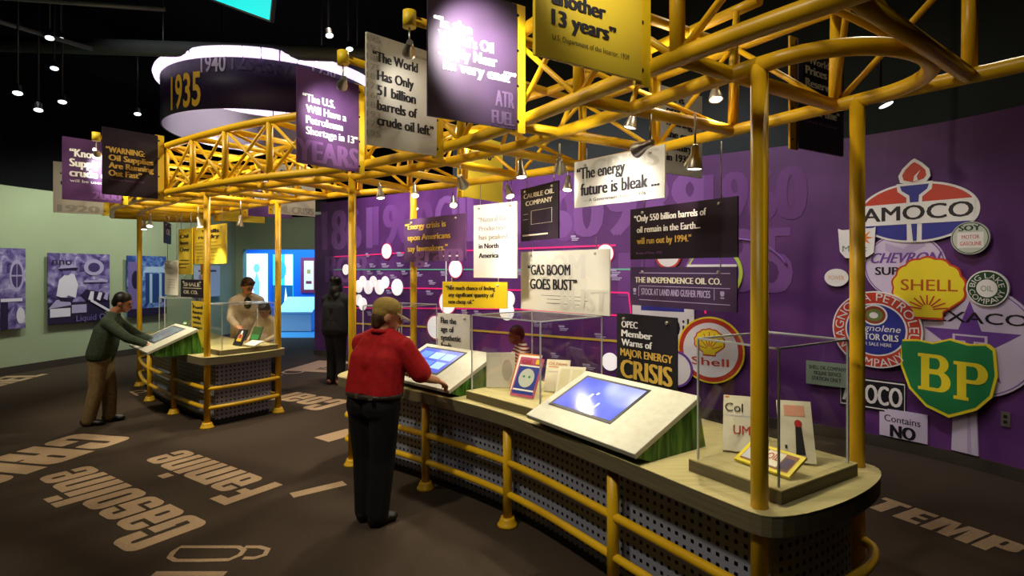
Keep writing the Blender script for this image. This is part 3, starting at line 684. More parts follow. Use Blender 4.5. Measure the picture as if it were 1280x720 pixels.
hang_sign(718, 831, 203, 260, 3.9, 3.33, 'grey sign calling the energy future bleak, hung under the canopy', PAPER,
          [('CRISIS', .22, .64, .34, .72, GHOST), ('“The energy', .04, .60, .26, .56, INK), ('future is bleak ...', .09, .24, .27, .86, INK), ('— A Government Report, 1976', .12, .10, .07, .7, INK)], up=ZL)
hang_sign(788, 922, 262, 324.5, 4.3, 3.5, 'dark plum sign with white and gold lines about 550 billion barrels', DKP,
          [('“Only 550 billion barrels of', .05, .74, .13, .70, WHT), ('oil remain in the Earth...', .08, .52, .13, .62, WHT), ('will run out by 1994.”', .08, .30, .13, .54, GOLD), ('Bureau of Mines, 1920', .07, .10, .05, .27, LILAC)], up=ZL)
hang_sign(788, 921, 334, 381, 4.3, 3.5, 'plum stock certificate sign with ruled lines, under the 550 billion sign', DKP2,
          [('THE INDEPENDENCE OIL CO.', .06, .60, .15, .82, CREAM), ('STOCK AT LAND AND GUSHER PRICES', .13, .29, .17, .66, LAV), ('!', .045, .29, .17, .02, LAV), ('!', .88, .29, .17, .02, LAV)],
          [(R4(.1, .84, .95, .86), LAV), (R4(.1, .51, .95, .525), LAV), (R4(.1, .15, .95, .165), LAV), (R4(.095, .25, .1, .5), LAV), (R4(.82, .25, .825, .5), LAV)], up=at(788, 324, 4.3).z)
hang_sign(771, 846, 391, 476, 3.72, 3.32, 'black sign with white and gold capitals warning of a major crisis, behind the middle console', INK,
          [('OPEC', .10, .80, .10, .28, WHT), ('Member', .10, .67, .10, .52, WHT), ('Warns of', .10, .54, .10, .52, WHT), ('MAJOR ENERGY', .08, .39, .11, .86, GOLD), ('CRISIS', .09, .08, .27, .84, GOLD)], up=None, down=CT+.01, straps=2)
hang_sign(651, 762, 315, 386, 5.27, 4.45, 'pale sign reading that the gas boom goes bust', PAPER,
          [('“GAS BOOM', .10, .60, .18, .50, INK), ('GOES BUST”', .13, .36, .18, .54, INK), ('BOOM', .05, .55, .4, .7, mat('faint_ink', 'c4c1b6', .6)), ('BUST', .5, .05, .35, .48, mat('faint_ink', 'c4c1b6', .6))],
          [(R4(.26, .255, .78, .262), INK), (R4(.33, .195, .83, .202), INK), (R4(.33, .13, .70, .137), INK)], up=at(651, 302, 5.27).z-.0)
hang_sign(651, 698, 237, 302, 5.3, 4.75, 'dark certificate sign with cream lettering above the pale gas boom sign', DKP,
          [('CAUBLE OIL', .1, .80, .09, .8, CREAM), ('COMPANY', .16, .66, .09, .7, CREAM)], [(R4(.3, .3, .85, .305), CREAM), (R4(.3, .55, .85, .555), CREAM), (R4(.3, .3, .31, .55), CREAM), (R4(.84, .3, .85, .55), CREAM), (R4(.06, .09, .75, .12), CREAM), (R4(.08, .5, .22, .51), LAV), (R4(.08, .4, .22, .41), LAV)], up=ZL)
hang_sign(592, 646, 257, 347, 5.35, 5.0, 'bright white sign about natural gas production, beside the dark certificate', WHT,
          [('“Natural Gas', .12, .76, .07, .70, LG), ('Production', .14, .64, .07, .62, LG), ('has peaked', .14, .52, .07, .66, PAPERD), ('in North', .14, .40, .07, .46, INK), ('America', .14, .27, .07, .46, INK)], up=ZL)
hang_sign(505, 582, 275, 327.5, 5.7, 5.0, 'purple sign with gold lines about an energy crisis, beside the yellow pole', PURB,
          [('“Energy crisis is', .03, .76, .14, .68, GOLD), ('upon Americans', .08, .50, .14, .70, GOLD), ('say lawmakers.”', .08, .24, .14, .66, GOLD), ('gram', .2, .0, .42, .75, LILAC)], [(R4(.6, .10, .96, .13), WHT)], up=ZL)
hang_sign(553, 634, 352, 384, 5.2, 5.0, 'small yellow sign about finding cheap oil, under the white natural gas sign', YPL,
          [('“Not much chance of finding', .06, .68, .17, .76, INK), ('any significant quantity of', .10, .42, .17, .70, INK), ('new cheap oil.”', .10, .15, .17, .40, INK)], up=at(592, 347, 5.3).z)
hang_sign(547, 587, 391, 452, 5.1, 4.85, 'white sign asking about synthetic fuels, standing behind the console by the person in red', PAPER,
          [('Has the', .12, .80, .115, .48, INK), ('age of', .12, .63, .115, .40, INK), ('synthetic', .12, .46, .115, .62, INK), ('fuels', .12, .30, .115, .34, INK), ('arrived?', .12, .13, .115, .5, INK)], up=at(560, 384, 5.1).z, down=CT+.01, straps=2)
# over the shorter counter
hang_sign(223, 240, 287, 343, 8.1, 7.8, 'narrow yellow sign over the shorter counter, beside the wider yellow one', YBRD,
          [('Oil', .15, .80, .08, .6, INK), ('Boom', .15, .66, .08, .6, INK), ('Over', .15, .5, .1, .7, INK)], [(R4(.1, .3, .8, .32), INK), (R4(.1, .22, .8, .24), INK), (R4(.1, .14, .6, .16), INK)], up=ZL)
hang_sign(241, 283, 284, 330, 7.9, 7.2, 'wider yellow sign over the shorter counter, hung behind the yellow corner pole', YBRD,
          [('Wells', .3, .8, .1, .5, INK), ('run dry', .2, .66, .1, .6, INK)], [(R4(.1, .1+.09*k, .85-.1*(k % 2), .12+.09*k), mat('ochre_ink', 'a88a24', .6)) for k in range(6)], up=ZL)
hang_sign(206, 222, 326, 368, 8.3, 8.0, 'narrow white sign over the shorter counter, below the yellow signs', PAPER,
          [('No', .2, .75, .1, .4, PAPERD), ('Gas', .2, .6, .1, .5, PAPERD)], [(R4(.2, .2+.08*k, .8, .22+.08*k), PAPERD) for k in range(4)], up=ZL)
hang_sign(226, 255, 349, 371, 7.6, 7.2, 'small dark sign with cream bars, below the narrow yellow sign', DKP,
          [('SHALE', .15, .62, .22, .7, CREAM), ('OIL CO.', .15, .2, .2, .6, CREAM)], [(R4(.1, .5, .9, .54), CREAM)], up=at(230, 343, 7.9).z)
hang_sign(239, 258, 376, 432, 7.0, 6.7, 'yellow upright sign standing on the shorter counter behind the corner pole', YBRD,
          [('Fuel', .15, .84, .07, .6, INK), ('lasts', .15, .73, .07, .6, INK), ('only', .15, .62, .07, .5, INK), ('ten', .15, .51, .07, .5, INK), ('years', .15, .40, .07, .6, INK)], down=CT+.01)
hang_sign(206, 214, 277, 303, 7.9, 8.4, 'black sign seen nearly edge on under the far end of the canopy', DKP, [('OIL', .2, .4, .3, .6, CREAM)], up=ZL, border=BLK)

# ------------------------------------------------------------------ small chrome spotlights hung under the canopy
def fixture(p, tgt, label, power=0, proto=None, rod=.16, size=1.0, ang=70, color=WARM):
    """p: lens end; hangs on a rod from the chord above"""
    p, tgt = Vector(p), Vector(tgt); d = (tgt-p).normalized(); top = p-d*.11*size
    e = empty('track_spotlight', label, 'spotlight', top, 0, 'chrome spotlights hung under the canopy')
    m = MB(); m.tube([top, Vector((top.x, top.y, max(ZL-.02, top.z+.05)))], .006, 8); m.build('rod', STEEL, e)
    M = Matrix.Translation(p) @ d.to_track_quat('Z', 'Y').to_matrix().to_4x4() @ Matrix.Scale(size, 4)
    m = MB(); m.lathe([(.012, -.13), (.020, -.12), (.022, -.07), (.030, -.05), (.042, -.005), (.042, 0), (.037, 0), (.03, -.03)], m=M); m.build('lamp_head', STEEL, e)
    m = MB(); m.lathe([(0, -.012), (.034, -.010), (.034, -.004), (0, -.002)], m=M); m.build('lamp_lens', LENS, e)
    if power: spot(p+d*.03, tgt, power, ang, .7, color, .03)
FX = [(868, 212, 2.9, (.9, 2.9, CT), 34, 'large chrome spotlight hung beside the near corner pole'),
      (895, 125, 3.3, (1.15, 2.75, CT), 30, 'round bright spotlight between the two near poles, high under the canopy'),
      (862, 208, 3.63, (1.1, 4.1, 1.9), 10, 'chrome spotlight hung in front of the purple wall, above the 550 billion sign'),
      (795, 188, 3.0, (.55, 3.2, 2.35), 0, 'chrome spotlight over the top of the bleak future sign'),
      (787, 160, 3.4, (.3, 3.5, 1.0), 30, 'bright spotlight just above the bleak future sign'),
      (700, 212, 3.7, (.35, 4.0, 2.3), 14, 'pair lamp hung at the back of the bleak future sign'),
      (709, 238, 4.5, (.3, 4.1, .85), 30, 'chrome spotlight hung between the certificate sign and the bleak future sign'),
      (652, 222, 4.0, (.2, 3.7, .85), 34, 'chrome spotlight hung above the dark certificate sign'),
      (638, 246, 5.0, (.15, 4.75, 1.9), 14, 'white glowing spotlight above the white natural gas sign'),
      (580, 232, 4.3, (-.2, 5.1, 2.0), 22, 'black and chrome spotlight angled across the yellow sign'),
      (567, 257, 5.5, (-.3, 4.3, .85), 30, 'chrome spotlight above the purple energy crisis sign, nearer the white sign'),
      (519, 245, 5.6, (-.75, 4.7, .9), 26, 'upper one of two spotlights beside the far yellow pole of the long counter'),
      (519, 262, 6.0, (-.9, 5.9, 1.9), 12, 'lower one of two spotlights beside the far yellow pole of the long counter'),
      (476, 248, 5.2, (-1.0, 4.9, .9), 24, 'chrome spotlight next to the front pole behind the person in red'),
      (187, 283, 7.6, (-4.6, 6.9, .8), 34, 'pair of white spotlight heads near the far left pole, upper head'),
      (180, 287, 7.8, (-5.0, 7.6, .8), 30, 'lower white spotlight head near the far left pole'),
      (250, 284, 7.2, (-3.7, 7.2, .8), 34, 'small spotlight above the wider yellow sign on the shorter counter'),
      (300, 283, 6.6, (-3.3, 6.6, .8), 40, 'small spotlight over the display case of the shorter counter')]
for (x, y, Y, t, pw, lb) in FX: fixture(at(x, y, Y), t, lb, pw*(1.5 if x > 640 else 2.0))
# a few lamps that light the faces of the hung signs
spot((.15, 2.9, 2.5), (.75, 3.6, 2.3), 13, 70, .8, WHITE, .03)
spot((.35, 3.2, 2.52), (1.1, 3.9, 1.9), 40, 60, .8, WHITE, .03)
spot((-.55, 4.4, 2.52), (.35, 4.9, 1.6), 60, 65, .8, WHITE, .03)
spot((-1.3, 5.3, 2.52), (-.8, 5.95, 2.1), 40, 70, .8, WHITE, .03)
spot((-3.9, 6.75, 2.5), (-4.6, 7.8, 1.9), 30, 80, .8, WARM, .03)
# ------------------------------------------------------------------ purple wall: ghost numerals, timeline, oil company signs
P_GH = mat('mural_light_purple', '764a8e', .5, spec=.3); P_GD = mat('mural_dark_purple', '6a3c80', .5, spec=.3)
MAG = mat('glowing_magenta_line', 'd8246e', .4, emit=.5); TEAL = mat('teal_line', '5fae9a', .5); YLN = mat('yellow_line', 'd8b545', .5); DISC = mat('glowing_white_disc', 'f4f0ee', .5, emit=.5); RIM = mat('magenta_rim', 'c02a6a', .5)  # emission added so the printed lines and the discs look washed bright
wt = -d0      # reading direction runs from the far end to the near end
WF = Frame(Vector((wp[0].x, wp[0].y, 0)), d0)      # the straight run; a along it, b = height
mural = empty('timeline_mural', 'timeline graphic with magenta lines and white discs on the purple wall', 'wall graphic', WF.P(4, .1))
k = 0
for (t, a, b, h, w, mt) in [('1861', .3, 2.15, .8, 1.5, P_GH), ('BOB', .4, 1.5, .55, 1.3, P_GH), ('1900', 1.9, 2.2, .75, 1.5, P_GD), ('OIL 9', 3.5, 2.2, .8, 1.5, P_GH), ('690', 5.0, 2.15, .75, 1.2, P_GD), ('060', 5.2, 2.2, .7, 1.4, P_GH), ('938', 6.7, 2.2, .75, 1.3, P_GH),
                            ('935', 7.9, 1.5, .75, 1.0, P_GH), ('1960', 8.0, 2.3, .6, 1.05, P_GD), ('18', 6.9, 1.4, .6, .7, P_GD)]:
    k += 1; m = MB(); WF.text(m, t, a, b, h, w, .002+.0004*k, bold=.05); m.build('ghost_numeral', mt, mural, recalc=False)
def wl(x0, y0, x1, y1, wd, mt, d=.008):
    (a, b), (c, e) = WF.px(x0, y0), WF.px(x1, y1); dx, dy = c-a, e-b; L = math.hypot(dx, dy); nx, ny = -dy/L*wd/2, dx/L*wd/2
    m = MB(); WF.plate(m, [(a+nx, b+ny), (a-nx, b-ny), (c-nx, e-ny), (c+nx, e+ny)], .004, d); m.build('timeline_line', mt, mural)
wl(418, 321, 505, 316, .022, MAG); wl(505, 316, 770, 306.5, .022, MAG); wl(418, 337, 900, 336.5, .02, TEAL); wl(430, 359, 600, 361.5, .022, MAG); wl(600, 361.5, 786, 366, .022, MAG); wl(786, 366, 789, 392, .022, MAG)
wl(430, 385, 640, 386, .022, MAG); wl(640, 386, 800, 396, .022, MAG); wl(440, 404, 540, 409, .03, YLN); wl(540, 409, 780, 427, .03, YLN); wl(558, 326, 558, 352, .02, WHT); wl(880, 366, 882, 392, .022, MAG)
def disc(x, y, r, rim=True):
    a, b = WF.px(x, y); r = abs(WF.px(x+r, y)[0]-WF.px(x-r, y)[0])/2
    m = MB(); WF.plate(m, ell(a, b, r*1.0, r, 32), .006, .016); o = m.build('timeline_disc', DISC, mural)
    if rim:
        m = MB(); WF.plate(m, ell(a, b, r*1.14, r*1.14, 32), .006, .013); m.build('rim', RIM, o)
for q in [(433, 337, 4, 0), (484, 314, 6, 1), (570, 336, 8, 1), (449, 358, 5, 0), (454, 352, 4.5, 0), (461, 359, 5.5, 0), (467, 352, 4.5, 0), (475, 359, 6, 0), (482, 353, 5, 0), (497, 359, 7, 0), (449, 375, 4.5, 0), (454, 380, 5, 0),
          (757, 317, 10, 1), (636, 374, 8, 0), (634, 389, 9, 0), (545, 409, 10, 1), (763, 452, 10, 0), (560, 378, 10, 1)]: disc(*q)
for (x, y, w) in [(458, 319, 5), (497, 318, 9), (447, 332, 5), (463, 332, 8), (478, 332, 10), (497, 331, 9), (530, 331, 9), (460, 341, 7), (472, 341, 8), (503, 341, 8), (519, 343, 11), (552, 342, 9), (489, 346, 8), (537, 353, 9), (484, 365, 7), (534, 366, 9), (577, 318, 6), (715, 298, 10), (765, 340, 12), (765, 347, 14), (705, 318, 9), (600, 377, 7), (578, 390, 8), (594, 391, 9), (460, 392, 8), (505, 400, 9), (668, 405, 8), (700, 410, 12), (745, 420, 14), (690, 444, 10), (730, 458, 16), (648, 341, 8), (595, 341, 8)]:
    a, b = WF.px(x, y); s_ = 12.0/F_PX*.8; W_ = abs(WF.px(x+w, y)[0]-a)
    m = MB()
    WF.flat(m, rect(a-.1*W_, b+.012, a+.5*W_, b+.04), .0095); WF.flat(m, rect(a, b-.012, a+W_*.9, b+.004), .0095); WF.flat(m, rect(a, b-.034, a+W_*.75, b-.02), .0095)
    m.build('caption', LAV, mural, recalc=False)
# swirl lines in the mural near the corner poles
m = MB(); pts = []
for k in range(30):
    th = PI*(.95-.8*k/29); pts.append(WF.P(WF.px(965, 320)[0]-.4+.62*math.cos(th), 1.55+.55*math.sin(th), .016))
m.tube(pts, .012, 6); m.build('swirl', mat('lilac_line', '8a5cb0', .5), mural)

class Logo:
    def __init__(s, x, y, off, name, label, cat='sign', group=None):
        s.F = wall_frame(x, y, off); s.e = empty(name, label, cat, s.F.o, 0, group); s.off = off; s.d = 0; s.T = .014
    def ext(s, x0, x1, y0, y1):
        (a0, _), (a1, _) = s.F.px(x0, (y0+y1)/2), s.F.px(x1, (y0+y1)/2); xm = (x0+x1)/2
        b0, b1 = s.F.px(xm, y1)[1], s.F.px(xm, y0)[1]
        return (a0+a1)/2, (b0+b1)/2, (a1-a0)/2, (b1-b0)/2
    def base(s, pts, m, nm='board'):
        q = MB(); s.F.plate(q, pts, -.006, s.T); q.build(nm, m, s.e); s.d = s.T; return s
    def lay(s, pts, m, nm='print', step=.0012):
        s.d += step; q = MB(); s.F.flat(q, pts, s.d); q.build(nm, m, s.e, recalc=False); return s
    def txt(s, t, a, b, h, w, m, **k):
        s.d += .0012; q = MB(); s.F.text(q, t, a, b, h, w, s.d, **k); q.build('lettering', m, s.e, recalc=False); return s
    def pxs(s, pts): return [s.F.px(*p) for p in pts]
RE = mat('sign_red', 'c23a26', .45); BL = mat('sign_blue', '2b2f8f', .45); WH = mat('sign_white', 'e6e2e2', .45); YE = mat('sign_yellow', 'ecd52a', .45); GR = mat('sign_green', '1d7a45', .45); DG = mat('sign_dark_green', '14401f', .45); LV = mat('sign_lavender', 'cdbfdc', .45); PV = mat('sign_violet', '6d3f9c', .45); BK = mat('sign_black', '17131c', .45)
G_ = None
def rmat(): pass
# lavender round sign behind (star, big letters), its pillar and the lower mural shapes
L = Logo(1218, 424, .03, 'gas_station_sign', 'large round lavender sign with violet star, behind the green shield'); a, b, ra, rb = L.ext(1156, 1279, 356, 496)
ra = rb*1.0
L.base(ell(a, b, ra, rb, 56), LV).lay(ell(a, b, ra*.97, rb*.97, 56), PV).lay(ell(a, b, ra*.955, rb*.955, 56), LV)
st = [(a+rb*(.78 if i % 2 == 0 else .30)*math.cos(PI/2+i*PI/5), b-.03+rb*(.78 if i % 2 == 0 else .30)*math.sin(PI/2+i*PI/5)) for i in range(10)]
L.lay(st, PV); L.txt('TEXACO', a-rb*.80, b+rb*.32, rb*.2, rb*1.62, BK, bold=.02)
L.lay([(a-.13, b+.05), (a+.13, b+.05), (a+.13, b-.02), (a+.045, b-.02), (a+.045, b-.25), (a-.045, b-.25), (a-.045, b-.02), (a-.13, b-.02)], LV)
L.lay([(a-.11, b+.035), (a+.11, b+.035), (a+.11, b-.005), (a+.03, b-.005), (a+.03, b-.24), (a-.03, b-.24), (a-.03, b-.005), (a-.11, b-.005)], PV)
L = Logo(1207, 530, .012, 'mural_post', 'pale lavender post painted below the round lavender sign', 'wall graphic'); a, b, ra, rb = L.ext(1190, 1224, 490, 566)
L.base([(a-ra, b-rb), (a+ra, b-rb), (a+ra*.8, b+rb), (a-ra*.8, b+rb)], LV).lay([(a+ra*.2, b-rb), (a+ra*.5, b-rb), (a+ra*.4, b+rb), (a+ra*.16, b+rb)], mat('sign_pale_violet', 'b5a3cc', .45))
L = Logo(1131, 530, .014, 'notice_sign', 'small lavender notice with bold dark words, below the torch sign group'); a, b, ra, rb = L.ext(1100, 1160, 514, 549)
L.base(rect(a-ra, b-rb, a+ra, b+rb), LV).txt('Contains', a-ra*.78, b+rb*.1, rb*.5, ra*1.5, BK).txt('NO', a-ra*.5, b-rb*.95, rb*.9, ra*1.0, BK, bold=.06)
L = Logo(1092, 492, .012, 'gas_station_sign', 'long dark banner with white outlined capitals, at the near yellow pole'); a, b, ra, rb = L.ext(1050, 1133, 473, 512)
L.base(rect(a-ra, b-rb, a+ra, b+rb), BK).lay(rect(a-ra*.97, b-rb*.9, a+ra*.97, b+rb*.9), WH).lay(rect(a-ra*.95, b-rb*.82, a+ra*.95, b+rb*.82), BK).txt('AMOCO', a-ra*.88, b-rb*.6, rb*1.25, ra*1.76, WH, bold=.05)
# pale lavender shield sign with slanted letters
L = Logo(1133, 330, .02, 'gas_station_sign', 'round lavender sign with slanted violet lettering, half covered by the yellow shell'); a, b, ra, rb = L.ext(1076, 1190, 293, 372)
L.base(ell(a, b, rb*1.12, rb*1.05, 56), LV).lay(ell(a, b, rb*1.09, rb*1.02, 56), PV).lay(ell(a, b, rb*1.06, rb*.99, 56), LV)
L.lay([(a-rb*.5, b+rb*.75), (a, b+rb*.55), (a+rb*.5, b+rb*.95), (a+rb*.6, b+rb*.62), (a, b+rb*.28), (a-rb*.5, b+rb*.5)], mat('sign_pale_violet', 'b5a3cc', .45))
L.txt('CHEVRON', a-rb*.95, b+rb*.10, rb*.34, rb*1.85, PV, bold=.04, slant=.35); L.txt('SUPREME', a-rb*.78, b-rb*.28, rb*.26, rb*1.6, BK, bold=.04)
# the torch oval
L = Logo(1149, 262, .035, 'gas_station_sign', 'large oval sign with a torch and red, white and blue bands'); a, b, ra, rb = L.ext(1073, 1226, 227, 303)
def fl(s_): return [(a+s_*x*ra, b+rb*(y)) for x, y in ((-.03, .9), (-.24, 1.02), (-.27, 1.25), (-.2, 1.48), (-.06, 1.72), (.0, 1.78), (.12, 1.62), (.24, 1.38), (.26, 1.15), (.2, 1.0))]
L.base(fl(1), WH, 'torch_flame_board'); L.lay([(a+.75*(x-a), b+rb*1.3+.75*(y-b-rb*1.3)) for x, y in fl(1)], RE); L.lay([(a+x*ra, b+y*rb) for x, y in ((-.02, 1.02), (.0, 1.2), (.1, 1.38), (.04, 1.18), (.06, 1.05))], WH)
L.base(ell(a, b, ra, rb, 72), WH, 'oval_board')
top = [(x, y) for x, y in ell(a, b, ra*.955, rb*.93, 72)]
L.lay([p for p in ell(a, b, ra*.955, rb*.93, 40, math.asin(.34), PI-math.asin(.34))], RE)
L.lay([p for p in ell(a, b, ra*.955, rb*.93, 40, PI+math.asin(.40), 2*PI-math.asin(.40))], BL)
L.lay([(a-.30*ra, b+.98*rb), (a+.30*ra, b+.98*rb), (a+.28*ra, b+.72*rb), (a+.13*ra, b+.5*rb), (a+.12*ra, b-.98*rb), (a-.12*ra, b-.98*rb), (a-.13*ra, b+.5*rb), (a-.28*ra, b+.72*rb)], WH)
L.lay([(a-.24*ra, b+.90*rb), (a+.24*ra, b+.90*rb), (a+.21*ra, b+.74*rb), (a+.08*ra, b+.56*rb), (a+.07*ra, b+.3*rb), (a-.07*ra, b+.3*rb), (a-.08*ra, b+.56*rb), (a-.21*ra, b+.74*rb)], BL)
L.lay([(a-.05*ra, b-.38*rb), (a+.05*ra, b-.38*rb), (a+.04*ra, b-.95*rb), (a-.02*ra, b-.95*rb)], BL)
L.lay(rect(a-.93*ra, b-.38*rb, a+.93*ra, b+.33*rb), WH).txt('AMOCO', a-.90*ra, b-.24*rb, .5*rb, 1.8*ra, BK, bold=.03)
L = Logo(1214, 297, .06, 'gas_station_sign', 'small round grey sign with dark scrollwork, at the edge of the torch oval'); a, b, ra, rb = L.ext(1189, 1239, 277, 318); ra = rb
L.base(ell(a, b, ra, rb, 40), mat('sign_grey', 'bfc2b8', .45)).lay(ell(a, b, ra*.95, rb*.95, 40), DG).lay(ell(a, b, ra*.9, rb*.9, 40), mat('sign_grey', 'bfc2b8', .45))
L.txt('SOY', a-ra*.55, b+rb*.45, rb*.35, ra*1.1, DG, bold=.05).lay(rect(a-ra*.65, b-rb*.6, a+ra*.7, b+rb*.35), WH).txt('MOTOR', a-ra*.4, b-rb*.05, rb*.24, ra*.9, RE).txt('GASOLINE', a-ra*.5, b-rb*.45, rb*.24, ra*1.1, RE)
L = Logo(1071, 303, .05, 'gas_station_sign', 'white banner shaped sign with an orange burst, behind the yellow pole'); a, b, ra, rb = L.ext(1048, 1095, 285, 324)
L.base([(a-ra, b+rb), (a-ra*.8, b+rb*.9), (a+ra*.85, b+rb*.95), (a+ra, b+rb*1.02), (a+ra*.9, b-rb*.6), (a+ra*.6, b-rb*.85), (a, b-rb), (a-ra*.6, b-rb*.9), (a-ra*.9, b-rb*.5)], WH)
L.lay([(a+ra*.35+ra*(.55 if i % 2 == 0 else .2)*math.cos(i*PI/8), b+rb*.35+ra*(.55 if i % 2 == 0 else .2)*math.sin(i*PI/8)) for i in range(16)], mat('sign_orange', 'e07a28', .45)).txt('Magic', a-ra*.75, b-rb*.5, rb*.4, ra*1.3, mat('sign_grey_ink', '7d8a7d', .5))
L = Logo(1046, 347, .03, 'gas_station_sign', 'small white oval sign with faint orange letters, beside the yellow pole'); a, b, ra, rb = L.ext(1031, 1061, 336, 358)
L.base(ell(a, b, ra, rb, 36), WH).txt('POWER', a-ra*.65, b-rb*.25, rb*.5, ra*1.3, mat('sign_pale_orange', 'd9a27a', .5))
# yellow shell with capitals
def shell(a, b, rx, ry, n=9):
    pts = []; N = 60
    for k in range(N+1):
        t = k/N; th = math.radians(-28+236*t); r = 1-.045*abs(math.sin(n*PI*t))**.5*0-.06*(1-abs(math.sin(n*PI*t)))
        pts.append((a+rx*r*math.cos(th), b+ry*r*math.sin(th)))
    pts += [(a-rx*.62, b-ry*.62), (a-rx*.42, b-ry*.78), (a-rx*.40, b-ry*1.0), (a+rx*.40, b-ry*1.0), (a+rx*.42, b-ry*.78), (a+rx*.62, b-ry*.62)]
    return pts
L = Logo(1163, 358, .055, 'gas_station_sign', 'yellow scallop shell sign with red capitals and red edge'); a, b, ra, rb = L.ext(1115, 1209, 321, 398)
L.base(shell(a, b, ra*1.02, rb*1.03), RE).lay(shell(a, b, ra*.965, rb*.965), YE).txt('SHELL', a-ra*.72, b-rb*.10, rb*.38, ra*1.5, mat('sign_red_ochre', 'b5541c', .45), bold=.02)
for k in range(9):
    th = math.radians(180*(.5+k)/9); L.d += .0; q0 = (a+ra*.16*math.cos(th), b-rb*.72+rb*.16*math.sin(th)); q1 = (a+ra*.55*math.cos(th), b-rb*.72+rb*.48*math.sin(th)); nx, ny = -math.sin(th)*.006, math.cos(th)*.006
    L.lay([(q0[0]-nx, q0[1]-ny), (q1[0]-nx, q1[1]-ny), (q1[0]+nx, q1[1]+ny), (q0[0]+nx, q0[1]+ny)], RE, 'rib_line', .0002)
L = Logo(1235, 360, .05, 'gas_station_sign', 'small round dark green sign with white ring lettering, above the lavender star sign'); a, b, ra, rb = L.ext(1210, 1261, 338, 383); ra = rb
L.base(ell(a, b, ra, rb, 44), WH).lay(ell(a, b, ra*.93, rb*.93, 44), DG).lay(ell(a, b, ra*.5, rb*.5, 36), WH).txt('OIL', a-ra*.28, b-rb*.16, rb*.32, ra*.56, mat('sign_grey_ink', '7d8a7d', .5), bold=0)
L.txt('BIG LAKE', a, b, rb*.3, ra*1.65, WH, arc=(ra*.56, PI/2, True), bold=.04).txt('COMPANY', a, b, rb*.3, ra*1.65, WH, arc=(ra*.56, -PI/2, False), bold=.04)
# red ring sign with blue centre
L = Logo(1097, 412, .065, 'gas_station_sign', 'round red ring sign with blue centre and script lettering, behind the yellow pole'); a, b, ra, rb = L.ext(1040, 1156, 364, 460); ra = rb*1.03
L.base(ell(a, b, ra, rb, 60), WH).lay(ell(a, b, ra*.965, rb*.965, 60), RE).lay(ell(a, b, ra*.69, rb*.69, 56), WH).lay(ell(a, b, ra*.65, rb*.65, 56), BL)
L.txt('MAGNOLIA PETROLEUM', a, b, rb*.22, ra*3.15, WH, arc=(ra*.725, PI/2, True), bold=.03).txt('COMPANY', a, b, rb*.22, ra*1.15, WH, arc=(ra*.725, -PI/2, False), bold=.03)
L.lay(ell(a-ra*.02, b+rb*.38, ra*.29, rb*.27, 36), WH).lay(ell(a-ra*.02, b+rb*.38, ra*.25, rb*.23, 36), mat('sign_brown_red', '8a3a20', .5)).lay(ell(a-ra*.02, b+rb*.38, ra*.19, rb*.16, 30), mat('sign_olive', '6d7a3c', .5)).lay(ell(a-ra*.03, b+rb*.37, ra*.1, rb*.08, 24), WH)
L.txt('Magnolene', a-ra*.54, b-rb*.04, rb*.17, ra*1.08, WH, bold=.01, slant=.25).txt('MOTOR OILS', a-ra*.5, b-rb*.27, rb*.17, ra*1.0, WH, bold=.04).txt('FOR SALE HERE', a-ra*.36, b-rb*.42, rb*.09, ra*.72, WH, bold=.02)
# green shield
L = Logo(1188, 470, .085, 'gas_station_sign', 'green shield sign with two tall yellow letters and yellow border')
sh = [(1124, 424), (1146, 424), (1166, 428), (1188, 423), (1212, 430), (1236, 430), (1245, 437), (1248, 470), (1241, 497), (1222, 513), (1187, 522), (1158, 508), (1137, 485), (1126, 455)]
q = L.pxs(sh); cx = sum(p[0] for p in q)/len(q); cy = sum(p[1] for p in q)/len(q)
L.base(q, YE).lay([(cx+.945*(x-cx), cy+.935*(y-cy)) for x, y in q], GR)
(a0, b0), (a1, b1) = L.F.px(1150, 490), L.F.px(1190, 441)
h = (L.F.px(1168, 440)[1]-L.F.px(1168, 486)[1])
def glyph_serif(L, x0, b, w, h, holes):
    pass
def slabB(L, x, y, w, h, m, mh, P=False):
    """slab serif capital B or P built of a stem, serifs and bowls"""
    L.lay([(x, y), (x+w*.42, y), (x+w*.42, y+h*.09), (x+w*.36, y+h*.09), (x+w*.36, y+h*.91), (x+w*.42, y+h*.91), (x+w*.42, y+h), (x, y+h), (x, y+h*.91), (x+w*.10, y+h*.91), (x+w*.10, y+h*.09), (x, y+h*.09)], m, 'lettering')
    yb = y+h*(.45 if P else .5)
    L.lay([(x+w*.3, yb)]+[(x+w*.62+w*.32*math.cos(t), (yb+y+h)/2+(y+h-yb)/2*math.sin(t)) for t in [(-PI/2+PI*k/14) for k in range(15)]]+[(x+w*.3, y+h)], m, 'lettering', .0003)
    L.lay([(x+w*.36, yb+h*.10)]+[(x+w*.56+w*.12*math.cos(t), (yb+y+h)/2+((y+h-yb)/2-h*.10)*math.sin(t)) for t in [(-PI/2+PI*k/14) for k in range(15)]]+[(x+w*.36, y+h*.9)], mh, 'lettering', .0003)
    if not P:
        yt = y+h*.56
        L.lay([(x+w*.3, y)]+[(x+w*.66+w*.34*math.cos(t), (yt+y)/2+(yt-y)/2*math.sin(t)) for t in [(-PI/2+PI*k/14) for k in range(15)]]+[(x+w*.3, yt)], m, 'lettering', .0003)
        L.lay([(x+w*.36, y+h*.10)]+[(x+w*.6+w*.13*math.cos(t), (yt+y)/2+((yt-y)/2-h*.10)*math.sin(t)) for t in [(-PI/2+PI*k/14) for k in range(15)]]+[(x+w*.36, yt-h*.1)], mh, 'lettering', .0003)
w_ = (L.F.px(1190, 465)[0]-L.F.px(1149, 465)[0])
